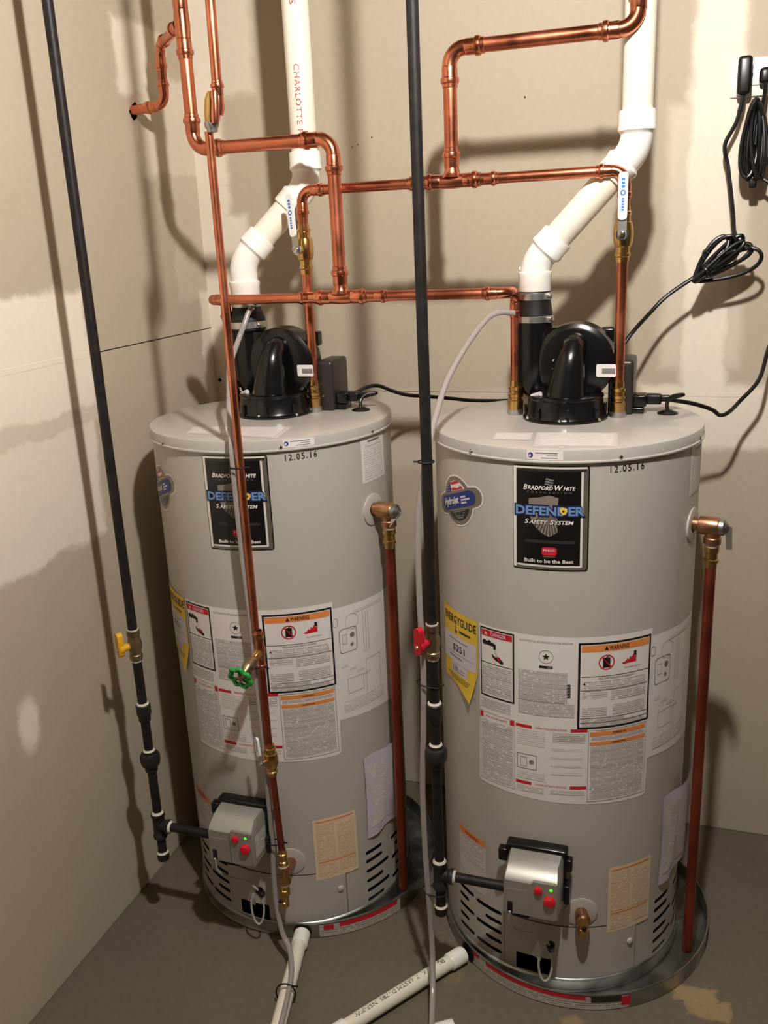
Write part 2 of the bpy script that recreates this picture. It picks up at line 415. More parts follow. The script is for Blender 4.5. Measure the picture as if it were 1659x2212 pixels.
# jagged hole in the left wall round the copper stub
hole = []
for y, z in ((-.252, 1.968), (-.258, 1.978), (-.264, 1.985), (-.280, 1.976), (-.296, 1.961), (-.289, 1.950), (-.279, 1.940), (-.264, 1.950)): hole.append((y, z))
MB().sheet(hole, lambda u, v, o: Vector((o, u, v)), .0006, 'void', step=.02).build('pipe_hole', wl)
MB().box((-.0055, (YF-.572)/2, 1.413), (.012, -YF-.572, .012), 'drywall_left').build('taped_joint', wl)
MB().box(((XR+1.19)/2, .0055, 1.2342), (XR-1.19, .012, .010), 'drywall_back').build('taped_joint', wb)

# ceiling lamp (bare bulb, above and in front of the heaters; out of the frame)
t = thing('ceiling_lamp', 'bare bulb in a white lampholder on the ceiling', 'lamp', (LAMP.x, LAMP.y, ZC))
MB().lathe((0, 0, 0), (0, 0, -1), [(0, .055), (.008, .055), (.014, .04), (.03, .026), (.036, .022)], 'white_plastic', 28).build('lampholder', t)
bl = MB().lathe((0, 0, -.036), (0, 0, -1), [(0, .013), (.012, .016), (.03, .028), (.05, .034), (.066, .032), (.08, .02), (.086, .003)], 'bulb', 20).build('bulb', t)
area = 2*PI*.03*.09
MATS['bulb'].node_tree.nodes['Principled BSDF'].inputs['Emission Strength'].default_value = LAMP_POWER/(PI*area)/20

# ------------------------------------------------------------------ water heaters
TR, CR, ZT, ZS = .280, .284, 1.2498, 1.2254
D2R = PI/180
def cylsurf(R):
    return lambda u, v, off: Vector(((R+off)*math.sin(u/R), -(R+off)*math.cos(u/R), v))
SB = cylsurf(TR); SCAP = cylsurf(CR)
def A(deg, R=TR): return deg*D2R*R            # angle on the jacket -> arc length

def jacket(parent):
    mb = MB(); seg = 120
    mb.lathe((0, 0, .2), (0, 0, 1), [(0, TR), (ZS-.2, TR)], 'tank_grey', seg, cap=False)
    holes = []
    def slot(a0, a1, z): holes.append(capsule((A(a0)+A(a1))/2, z, A(a1)-A(a0), .0048))
    for i, z in enumerate((.180, .1555, .127, .0985, .0705, .0425)): slot(56.8, 73.0 if i in (2, 4) else 68.2, z)
    for i, z in enumerate((.172, .143, .113, .084, .056)): slot(76 if i % 2 == 0 else 80, 88, z)
    for i, z in enumerate((.165, .138, .112, .085, .058)): slot(-34.3 if i % 2 == 0 else -28.5, -19.3, z)
    for i, z in enumerate((.168, .143, .116, .088, .060)): slot(-47.5, -36 if i % 2 == 0 else -40, z)
    mb.sheet([(A(-62), .033), (A(92), .033), (A(92), .2), (A(-62), .2)], SB, 0, 'tank_grey', holes=holes, step=.009)
    n = 60; V = []; Fc = []
    for k in range(n+1):
        a = (92+(360-62-92)*k/n)*D2R
        V += [Vector((TR*math.sin(a), -TR*math.cos(a), .033)), Vector((TR*math.sin(a), -TR*math.cos(a), .2))]
    for k in range(n): Fc.append((2*k, 2*k+2, 2*k+3, 2*k+1))
    mb.add(V, Fc, 'tank_grey')
    return mb.build('jacket', parent)

def badge(parent, a_mid, dz=0.0):
    w_, h_ = .0728, .2105; u = A(a_mid); z1 = 1.2185+dz; z0 = z1-h_
    bd = MB()
    bd.sheet(rrect(u-w_, u+w_, z0, z1, .006), SB, .0008, 'lab_black', step=.02)
    bd.sheet(rrect(u-w_+.0025, u+w_-.0025, z0+.0025, z1-.002, .004), SB, .0013, 'foil', step=.02)
    iu0, iu1, iz0, iz1 = u-w_+.0075, u+w_-.016, z0+.0115, z1-.0115
    bd.rect(iu0-.006, iu0, z0+.0045, z1-.004, SB, .0016, 'foil_white'); bd.rect(iu0-.006, u+w_-.005, z1-.0065, z1-.003, SB, .0016, 'foil_white')
    bd.rect(iu0, u+w_-.006, z1-.011, z1-.0065, SB, .0016, 'foil_dark')
    bd.rect(iu0, iu1, iz0, iz1, SB, .0018, 'lab_black')
    bd.rect(iu1, iu1+.0045, iz0-.003, iz1-.001, SB, .0018, 'foil_white'); bd.rect(iu0+.002, iu1+.003, iz0-.004, iz0, SB, .0018, 'foil_white')
    o = bd.build('badge', parent); o['label'] = 'black badge in a silver frame with white and blue lettering'
    X = lambda px: u+(px-792)*1.0e-4
    Z = lambda py: z1-(py-110)*1.069e-4
    p = MB(); e = .0024
    # shield with ribs
    sh = [(385, 722), (560, 700), (700, 672), (772, 655), (850, 672), (950, 700), (1120, 722), (1130, 860), (1100, 1010), (1040, 1180), (930, 1340), (775, 1432), (620, 1350), (480, 1215), (400, 1050), (378, 880)]
    p.sheet([(X(a), Z(b)) for a, b in sh], SB, e-.0004, 'shield_grey', step=.009)
    for k in range(15):
        a = -1.25+k*.18; p.sheet([(X(775), Z(930)), (X(775+480*math.sin(a)*.78), Z(930+480*math.cos(a))), (X(775+480*math.sin(a+.05)*.78), Z(930+480*math.cos(a+.05)))], SB, e, 'ink_dim', step=.012) if abs(a) < 1.15 else None
    p.sheet([(X(a), Z(b)) for a, b in ((945, 700), (1140, 715), (1150, 860), (1110, 1010), (1045, 1190), (935, 1345), (930, 1000))], SB, e+.0002, 'lab_black', step=.009)
    # waving flag
    for k in range(3):
        y = 340+k*46; q = [(705-k*8+i*31, y-8*math.sin(i*1.3)+i*4) for i in range(6)]
        p.sheet([(X(a), Z(b)) for a, b in q]+[(X(a-4), Z(b+30)) for a, b in reversed(q)], SB, e, 'ink_grey', step=.05)
    def small_caps(words, x0, x1, y, h, m, shear=.25, bold=.025):
        V = []; cur = 0.0
        tot = []; 
        for wd in words:
            g1 = glyphs(wd[0], bold, shear, 1.0)[0]; g2 = glyphs(wd[1:], bold, shear, 1.0)[0]
            w1 = max(q[0] for q in g1)*1.25; w2 = max(q[0] for q in g2); tot.append((wd, cur, cur+w1+.06, w1, w2)); cur += w1+.06+w2+.40
        L = cur-.40; k = (X(x1)-X(x0))/L
        for wd, a, b, w1, w2 in tot:
            p.text(wd[0], X(x0)+a*k, Z(y), h*1.25, SB, e, m, 'LEFT', width=w1*k*.98, bold=bold, shear=shear)
            p.text(wd[1:], X(x0)+b*k, Z(y), h, SB, e, m, 'LEFT', width=w2*k, bold=bold, shear=shear)
    small_caps(['BRADFORD', 'WHITE'], 278, 1262, 556, .0078, 'lab_white')
    p.text('CORPORATION', X(765), Z(618), .0034, SB, e, 'ink_grey', width=.084, spacing=2.0)
    p.text('DEFENDER', X(782), Z(1024), .0186, SB, e+.0004, 'navy_dark', width=.136, bold=.11)
    p.text('DEFENDER', X(782), Z(1016), .0168, SB, e+.0010, 'defender_blue', width=.130, bold=.035)
    p.sheet([(X(a), Z(b)) for a, b in ((975, 880), (1035, 862), (1110, 890), (1105, 945), (1075, 990), (1030, 1008), (990, 965), (970, 920))], SB, e+.0015, 'gold', step=.05)
    p.sheet(disc(X(1040), Z(935), .0022, n=10), SB, e+.0019, 'ink', step=.05)
    e += .0006
    small_caps(['SAFETY', 'SYSTEM'], 302, 1238, 1188, .0072, 'lab_white')
    p.rect(X(310), X(1260), Z(1552), Z(1490), SB, e-.0002, 'ink_dim')
    p.sheet(rrect(X(638), X(925), Z(1782), Z(1622), .0055), SB, e, 'lab_red', step=.03)
    p.text('PHCC', X(782), Z(1702), .0042, SB, e+.0004, 'paper_lilac', width=.022, bold=.03)
    p.rect(X(670), X(900), Z(1810), Z(1798), SB, e, 'ink_grey')
    p.text('Built to be the Best', X(770), Z(1922), .0072, SB, e, 'foil_white', width=.094, bold=.03)
    p.build('badge_print', o)

def hydrojet(parent):
    cu, cz, rot = A(-42.5), 1.119, .33; s_ = MB()
    def loc(a, b): return (cu+a*math.cos(rot)-b*math.sin(rot), cz+a*math.sin(rot)+b*math.cos(rot))
    def clover(g):
        pts = []
        R, r, L = .0505+g, .0205+g, .059
        for k in range(72):
            a = 2*PI*k/72; d = Vector((math.cos(a), math.sin(a))); best = R
            # ray against the rounded bar
            for q in range(200, 0, -1):
                pt = d*(q*.0005)
                dx = max(abs(pt.x)-(L), 0)
                if math.hypot(dx, pt.y) <= r: best = max(best, q*.0005); break
            pts.append(loc(*(d*best)))
        return pts
    s_.sheet(clover(.0035), SB, .0006, 'lab_white', step=.02); s_.sheet(clover(0), SB, .0010, 'foil', step=.02)
    o = s_.build('sticker', parent); o['label'] = 'round foil sticker with a flag and a blue bar'
    p = MB(); e = .0014
    top = lambda R, a0, a1: [loc(R*math.cos(a0+(a1-a0)*k/12), R*math.sin(a0+(a1-a0)*k/12)) for k in range(13)]
    p.sheet(top(.042, 1.9, 2.62)+[loc(-.013, .0205)], SB, e, 'navy', step=.02)
    p.sheet(top(.042, .5, 1.9)+[loc(-.013, .0205)], SB, e, 'lab_white', step=.02)
    for k in range(2):
        b0 = .0215+k*.0125; p.sheet([loc(-.010, b0), loc(.031-k*.010, b0), loc(.028-k*.012, b0+.006), loc(-.011-k*.002, b0+.006)], SB, e+.0003, 'lab_red', step=.02)
    for k in range(6): p.sheet(disc(*loc(-.021-(k % 2)*.007, .0235+(k//2)*.0055), .0013, n=6), SB, e+.0003, 'lab_white', step=.05)
    p.sheet(top(.042, -.5-.02, -PI+.5), SB, e, 'lab_black', step=.02)
    for k in range(4): p.sheet([loc(-.022+k*.004, -.0235-k*.0045), loc(.024-k*.004, -.0235-k*.0045), loc(.024-k*.004, -.0215-k*.0045), loc(-.022+k*.004, -.0215-k*.0045)], SB, e+.0003, 'ink_grey', step=.02)
    p.sheet(capsule(*loc(0, 0), .123, .0155, rot), SB, e+.0002, 'navy', step=.02)
    p.text('Hydrojet', *loc(-.053, -.005), .0145, SB, e+.0006, 'lab_white', 'LEFT', width=.062, bold=.03, shear=.2, rot=rot)
    for k in range(3): p.sheet([loc(.016, -.0085+k*.006), loc(.034+(k == 1)*.012, -.0085+k*.006), loc(.034+(k == 1)*.012, -.0048+k*.006), loc(.016, -.0048+k*.006)], SB, e+.0006, 'paper_lilac', step=.02)
    p.build('sticker_print', o)

def warning_icons(p, u0_, u1_, zc, e):
    """gas-can-in-a-ring and fire pictograms"""
    cu = u0_+(u1_-u0_)*.36; r = .0165
    p.rect(cu-.0075, cu+.0075, zc-.012, zc+.010, SB, e, 'ink'); p.sheet([(cu-.002, zc+.010), (cu+.006, zc+.016), (cu+.007, zc+.0145), (cu+.001, zc+.010)], SB, e, 'ink', step=.05)
    ring = disc(cu, zc, r, n=26); p.sheet(ring, SB, e+.0003, 'lab_red', holes=[disc(cu, zc, r-.0024, n=26)], step=.05)
    c = r*.72; p.sheet([(cu-c, zc+c), (cu-c+.0024, zc+c+.0004), (cu+c, zc-c), (cu+c-.0024, zc-c-.0004)], SB, e+.0003, 'lab_red', step=.05)
    f = u0_+(u1_-u0_)*.56
    fl = [(0, -.006), (.008, -.004), (.013, .002), (.016, -.001), (.019, .007), (.022, .002), (.026, .010), (.029, .004), (.033, .007), (.033, -.008), (.006, -.009)]
    p.sheet([(f+a, zc+b) for a, b in fl], SB, e, 'lab_red', step=.05)
    p.sheet(disc(f+.030, zc+.0135, .0035, n=9), SB, e, 'ink', step=.05); p.rect(f+.0265, f+.0335, zc+.006, zc+.0105, SB, e, 'ink')

def main_label(parent, full_left=True):
    aL, aM0, aM1, aR = -29.6, -12.0, 13.6, 47.0
    s_ = MB()
    s_.sheet([(A(aL), .700), (A(aL), .868), (A(aR), .868), (A(aR), .850), (A(84), .846), (A(84), .556), (A(aR), .570), (A(46.6), .486), (A(44.5), .482), (A(-29.5), .494), (A(-30.6), .500)], SB, .0006, 'lab_white', step=.02)
    o = s_.build('instruction_label', parent); o['label'] = 'large white instruction label with orange and red warning headings'
    p = MB(); e = .0010
    # danger box
    a0, a1, z0, z1 = A(-28.9), A(-12.2), .706, .8635
    p.rect(a0, a1, z0, z1, SB, e, 'ink'); p.rect(a0+.0035, a1-.0035, z0+.0035, z1-.0035, SB, e+.0003, 'lab_white')
    p.rect(a0+.0045, a1-.0045, z1-.0185, z1-.005, SB, e+.0006, 'lab_red'); p.text('DANGER', (a0+a1)/2+.005, z1-.0155, .008, SB, e+.0009, 'paper_lilac', width=.036, bold=.02)
    p.sheet([(a0+.0115, z1-.0155), (a0+.0195, z1-.0155), (a0+.0155, z1-.0085)], SB, e+.0009, 'paper_lilac', step=.05)
    # tap and hand pictogram
    p.sheet(capsule(a0+.022, z1-.034, .030, .0042, -.05), SB, e+.0006, 'ink', step=.05); p.sheet(disc(a0+.012, z1-.033, .0058, n=10), SB, e+.0006, 'ink', step=.05)
    p.sheet(disc(a0+.024, z1-.031, .0048, n=10), SB, e+.0006, 'ink', step=.05); p.rect(a0+.034, a0+.040, z1-.045, z1-.033, SB, e+.0006, 'ink')
    p.sheet([(a0+.035, z1-.047), (a0+.041, z1-.047), (a0+.046, z1-.060), (a0+.038, z1-.062)], SB, e+.0006, 'sticker_clear', step=.05)
    p.sheet([(a0+.030, z1-.055), (a0+.036, z1-.060), (a0+.046, z1-.058), (a0+.058, z1-.070), (a0+.055, z1-.075), (a0+.038, z1-.068), (a0+.031, z1-.062)], SB, e+.0006, 'ink', step=.05)
    p.sheet([(a0+.040, z1-.059), (a0+.047, z1-.060), (a0+.052, z1-.069), (a0+.046, z1-.068)], SB, e+.0009, 'lab_red', step=.05)
    p.rect(a0+.0035, a1-.0035, z1-.0795, z1-.078, SB, e+.0006, 'ink')
    p.rect(a0+.006, a1-.006, z0+.008, z1-.083, SB, e+.0006, 'print_grey')
    p.rect(A(-29), A(-14), .678, .700, SB, e, 'print_grey')
    # middle column
    p.text('AUTOMATIC STORAGE WATER HEATER', A(1), .8530, .0042, SB, e, 'ink_grey', width=.108)
    cu, cz = A(1.2), .8235
    star = [(cu+(.0078 if k % 2 == 0 else .0033)*math.sin(k*PI/5), cz+(.0078 if k % 2 == 0 else .0033)*math.cos(k*PI/5)) for k in range(10)]
    p.sheet(star, SB, e, 'ink', step=.05); p.sheet(disc(cu, cz, .0145), SB, e, 'ink_grey', holes=[disc(cu, cz, .0137)], step=.05)
    p.rect(cu-.0135, cu+.0135, .798, .8035, SB, e, 'ink'); p.rect(cu+.002, cu+.012, .7993, .8023, SB, e+.0003, 'ink_grey')
    p.rect(A(-10.5), A(10), .722, .790, SB, e, 'print_fine'); p.rect(A(-10.5), A(13), .690, .7185, SB, e, 'print_fine'); p.rect(A(-10.5), A(9), .7205, .7212, SB, e, 'ink_grey')
    for k in range(14): p.rect(A(9.7), A(11.3), .735+k*.0022, .735+k*.0022+(.0012 if k % 3 else .0018), SB, e, 'ink')
    # warning box
    a0, a1, z0, z1 = A(14.2), A(46.4), .664, .8565
    p.rect(a0, a1, z0, z1, SB, e, 'ink'); p.rect(a0+.0045, a1-.0045, z0+.0045, z1-.0045, SB, e+.0003, 'lab_white')
    p.rect(a0+.006, a1-.006, z1-.0205, z1-.006, SB, e+.0006, 'lab_orange'); p.text('WARNING', (a0+a1)/2+.004, z1-.0175, .0088, SB, e+.0009, 'ink', width=.042, bold=.02)
    p.sheet([(a0+.0515, z1-.0175), (a0+.0605, z1-.0175), (a0+.056, z1-.0085)], SB, e+.0009, 'ink', step=.05)
    warning_icons(p, a0, a1, z1-.044, e+.0006)
    p.text('Flammable Vapors', a0+.113, z1-.0630, .0038, SB, e+.0006, 'ink_grey', width=.036)
    for z in (z1-.0745, z1-.1055, z0+.0245, z0+.0145): p.rect(a0+.006, a1-.006, z-.0006, z+.0006, SB, e+.0006, 'ink')
    p.text('FIRE AND EXPLOSION HAZARD', (a0+a1)/2, z1-.0815, .0040, SB, e+.0006, 'ink_grey', width=.075, bold=.02)
    p.rect(a0+.012, a1-.012, z1-.1035, z1-.0845, SB, e+.0006, 'print_grey'); p.sheet([(a0+.010, z1-.092), (a0+.016, z1-.092), (a0+.013, z1-.0875)], SB, e+.0009, 'ink', step=.05)
    p.rect(a0+.009, a0+.060, z1-.1235, z1-.108, SB, e+.0006, 'print_grey'); p.rect(a0+.068, a1-.012, z1-.130, z1-.108, SB, e+.0006, 'print_grey')
    p.rect(a0+.009, a0+.060, z0+.028, z0+.050, SB, e+.0006, 'print_grey'); p.rect(a0+.072, a1-.012, z0+.027, z0+.052, SB, e+.0006, 'print_grey')
    p.rect(a0+.009, a1-.060, z0+.0165, z0+.0230, SB, e+.0006, 'print_fine'); p.rect(a0+.009, a1-.012, z0+.006, z0+.013, SB, e+.0006, 'print_fine')
    # lower left column
    b0, b1 = A(-29.6), A(-12.2)
    p.rect(b0, b0+.009, .654, .666, SB, e, 'lab_red'); p.rect(b1-.010, b1, .654, .666, SB, e, 'lab_red'); p.text('FOR YOUR SAFETY', (b0+b1)/2, .657, .0042, SB, e, 'lab_red', width=.052)
    p.outline(b0, b1, .503, .668, .0007, SB, e, 'ink_grey'); p.rect(b0+.004, b1-.004, .508, .650, SB, e, 'print_grey')
    # lower middle column
    m0, m1 = A(-11.6), A(18.6)
    for zz, wd in ((.6605, 'OPERATING INSTRUCTIONS'), (.5265, 'TO TURN OFF GAS TO APPLIANCE')):
        p.rect(m0, m0+.034, zz-.0035, zz+.0035, SB, e, 'lab_red'); p.rect(m1-.034, m1, zz-.0035, zz+.0035, SB, e, 'lab_red'); p.text(wd, (m0+m1)/2, zz-.0022, .0046, SB, e, 'lab_red', width=.064)
    p.rect(m0+.003, m0+.062, .617, .653, SB, e, 'print_pale'); p.rect(m0+.078, m1-.004, .632, .653, SB, e, 'print_grey')
    for k in range(4): p.rect(m0+.074, m1-.010, .612-k*.019, .618-k*.019, SB, e, 'print_pale')
    p.outline(m0+.003, m0+.045, .560, .595, .0012, SB, e, 'ink_grey'); p.outline(m0+.010, m0+.024, .565, .588, .0008, SB, e, 'ink_grey'); p.sheet(disc(m0+.034, .578, .005, n=12), SB, e, 'ink_grey', step=.05)
    p.rect(m0+.003, m0+.062, .536, .552, SB, e, 'print_pale'); p.rect(m0+.003, m0+.060, .505, .518, SB, e, 'print_grey'); p.rect(m0+.074, m1-.004, .508, .518, SB, e, 'print_grey')
    # lower right column
    c0, c1 = A(19), A(45.6)
    p.outline(c0, c1, .492, .660, .0007, SB, e, 'ink'); p.rect(c0+.003, c1-.003, .6465, .6565, SB, e, 'lab_orange'); p.text('WARNING', (c0+c1)/2, .6495, .0040, SB, e+.0003, 'ink', width=.030, bold=.02)
    p.rect(c0+.003, c1-.003, .6250, .6335, SB, e, 'lab_orange'); p.text('WARNING', (c0+c1)/2, .6275, .0036, SB, e+.0003, 'ink', width=.030, bold=.02)
    p.rect(c0+.006, c1-.006, .637, .6445, SB, e, 'print_fine'); p.rect(c0+.005, c1-.005, .497, .6225, SB, e, 'print_fine')
    # right sheet: drawings
    d0, d1 = A(48.5), A(82)
    p.rect(d0+.045, d1-.02, .826, .833, SB, e, 'print_pale')
    p.sheet(rrect(d0+.004, d0+.052, .735, .795, .008), SB, e, 'ink_grey', holes=[rrect(d0+.0055, d0+.0505, .7365, .7935, .007)], step=.05)
    p.outline(d0+.012, d0+.024, .757, .781, .0008, SB, e, 'ink_grey'); p.sheet(disc(d0+.039, .775, .0065, n=14), SB, e, 'ink_grey', step=.05); p.sheet(disc(d0+.037, .752, .0045, n=12), SB, e, 'ink_grey', step=.05)
    p.sheet(capsule(d0-.003, .815, .022, .006, 1.5), SB, e, 'ink_grey', holes=[capsule(d0-.003, .815, .020, .0050, 1.5)], step=.05)
    p.sheet(disc(d0+.040, .808, .019), SB, e, 'ink_grey', holes=[disc(d0+.040, .808, .0184)], step=.05)
    for k in range(3): p.rect(d0+.072+k*.008, d0+.0728+k*.008, .72, .82, SB, e, 'ink_grey')
    for k in range(4): p.rect(d0+.006+k*.02, d0+.024+k*.022, .700-k*.012, .706-k*.012, SB, e, 'print_pale')
    p.outline(d0+.02, d0+.066, .63, .668, .0007, SB, e, 'ink_grey'); p.outline(d0+.075, d0+.125, .61, .70, .0007, SB, e, 'ink_grey'); p.rect(d0+.006, d1-.03, .585, .612, SB, e, 'print_pale')
    p.build('label_print', o)

def energy_guide(parent):
    S = MB(); a0, a1 = A(-57.2), A(-30.6)
    def surf(u, v, off):
        k = max(0.0, (.76-v)/.085) if v < .76 else 0.0           # lower edge curls away from the jacket
        q = max(0.0, (u-A(-46))/(a1-A(-46)))
        return SB(u, v, off+.010*k*k*q)
    S.sheet([(a0, .872), (a1, .868), (a1, .748), (A(-34.5), .672), (A(-44), .694), (A(-51), .702), (a0, .700)], surf, .0016, 'lab_yellow', step=.015)
    o = S.build('energy_label', parent); o['label'] = 'yellow energy label with a curled lower corner'
    p = MB(); e = .0020
    p.text('ENERGYGUIDE', (a0+a1)/2+.002, .8395, .0185, surf, e, 'ink', width=.120, bold=.015)
    p.rect((a0+a1)/2-.008, (a0+a1)/2-.0055, .822, .838, surf, e, 'ink'); p.sheet([((a0+a1)/2-.0125, .824), ((a0+a1)/2-.001, .824), ((a0+a1)/2-.007, .8165)], surf, e, 'ink', step=.05)
    p.rect((a0+a1)/2+.006, a1-.02, .823, .828, surf, e, 'foil_dark')
    p.rect(a0, a1-.004, .747, .812, surf, e, 'paper_lilac'); p.text('$251', (a0+a1)/2+.002, .776, .0155, surf, e+.0003, 'ink', width=.046, bold=.012)
    p.rect(a0+.030, a1-.03, .8, .8022, surf, e+.0003, 'ink_grey'); p.rect(a0+.012, a1-.012, .7680, .7690, surf, e+.0003, 'ink_grey'); p.rect(a0+.03, a1-.05, .759, .762, surf, e+.0003, 'ink_grey')
    p.rect(a0+.036, a1-.032, .722, .746, surf, e, 'paper_lilac'); p.text('236', a0+.052, .731, .0105, surf, e+.0003, 'ink', width=.024); p.rect(a0+.069, a0+.088, .7325, .7345, surf, e+.0003, 'ink_grey'); p.rect(a0+.04, a0+.088, .7265, .7285, surf, e+.0003, 'ink_grey')
    for k in range(3): p.rect(a0+.016+k*.008, a1-.022-k*.004, .7145-k*.0045, .7160-k*.0045, surf, e, 'foil_dark')
    p.build('energy_print', o)

def small_labels(parent):
    # tall white notice right of the badge
    s_ = MB(); s_.sheet(rrect(A(68.2), A(87.5), 1.119, 1.2205, .003), SB, .0006, 'lab_white', step=.02); o = s_.build('notice_label', parent)
    p = MB(); p.rect(A(70), A(86), 1.123, 1.196, SB, .001, 'print_pale'); p.rect(A(73), A(83), 1.2095, 1.2135, SB, .001, 'ink_grey'); p.rect(A(71), A(85), 1.2, 1.206, SB, .001, 'print_pale'); p.build('notice_print', o)
    # cream label low on the jacket
    s_ = MB(); s_.sheet(rrect(A(29.5), A(52), .152, .322, .003), SB, .0021, 'paper_warm', step=.02); o = s_.build('maintenance_label', parent); o['label'] = 'cream label with an orange line low on the jacket'
    p = MB(); a0, a1 = A(31), A(50.8); e = .0025
    p.rect(a0, (a0+a1)/2-.003, .207, .307, SB, e, 'print_warm'); p.rect((a0+a1)/2+.004, a1, .207, .300, SB, e, 'print_warm'); p.rect(a0, (a0+a1)/2-.003, .160, .196, SB, e, 'print_warm'); p.rect((a0+a1)/2+.004, a1, .166, .196, SB, e, 'print_warm')
    p.rect(a0, a1, .2, .203, SB, e, 'lab_orange'); p.rect(a0, a1-.002, .3125, .3155, SB, e, 'lab_orange'); p.build('maintenance_print', o)
    # caution strip left of the gas control
    s_ = MB(); s_.rect(A(-47), A(-27.8), .190, .336, SB, .0006, 'sticker_clear'); o = s_.build('caution_label', parent)
    p = MB(); p.rect(A(-46.9), A(-27.9), .321, .336, SB, .001, 'lab_orange'); p.text('WARNING', A(-37), .325, .0075, SB, .0013, 'lab_red', width=.045, bold=.03); p.rect(A(-46), A(-29), .255, .318, SB, .001, 'print_grey'); p.rect(A(-46), A(-29), .196, .226, SB, .001, 'print_grey'); p.build('caution_print', o)

def cap_top(parent, a_stick, a_date, labels):
    mb = MB()
    mb.lathe((0, 0, 0), (0, 0, 1), [(ZS-.0012, TR-.001), (ZS-.0012, CR+.0022), (ZS+.0016, CR+.0024), (ZS+.003, CR), (ZT-.003, CR), (ZT-.0008, CR-.0008), (ZT, CR-.003), (ZT, .14), (ZT, .002)], 'tank_top', 120, cap=False)
    o = mb.build('top_cap', parent)
    for a in (-75, -31.8, 28.8, 76):
        d = Vector((math.sin(a*D2R), -math.cos(a*D2R), 0)); MB().lathe(d*CR+Vector((0, 0, 1.232)), d, [(0, .0042), (.0015, .0042), (.003, .003)], 'chrome', 10).build('screw', o)
    st = MB(); st.sheet(rrect(A(a_stick-6.8, CR), A(a_stick+6.9, CR), 1.2302, 1.2475, .002), SCAP, .0005, 'lab_white', step=.02); so = st.build('cap_sticker', o)
    p = MB(); u = A(a_stick, CR); p.sheet(disc(u-.0265, 1.2390, .0048), SCAP, .0009, 'navy', step=.05); p.sheet(disc(u-.0278, 1.2382, .0026, n=12), SCAP, .0012, 'paper_lilac', step=.05)
    p.rect(u-.018, u+.024, 1.2425, 1.2440, SCAP, .0009, 'ink_grey'); p.rect(u+.004, u+.024, 1.2380, 1.2390, SCAP, .0009, 'ink_grey'); p.rect(u-.006, u+.024, 1.2335, 1.2345, SCAP, .0009, 'ink_grey'); p.build('sticker_print', so)
    top = lambda u_, v_, off: Vector((u_, v_, ZT+off))
    for q in labels:
        l = MB(); l.sheet(q, top, .0004, 'sticker_clear', step=.05); lo = l.build('top_label', o)
        c = (sum(a for a, b in q)/4, sum(b for a, b in q)/4); p = MB(); p.sheet([(c[0]+(a-c[0])*.9, c[1]+(b-c[1])*.86) for a, b in q], top, .0008, 'print_pale', step=.05); p.build('top_print', lo)
    d = MB(); u = A(a_date)
    d.text('12.05.16', u, 1.2025, .0135, SB, .0006, 'ink', width=A(14.3), rot=.02, spacing=1.25, bold=.012); do = d.build('handwritten_date', parent)
    return o

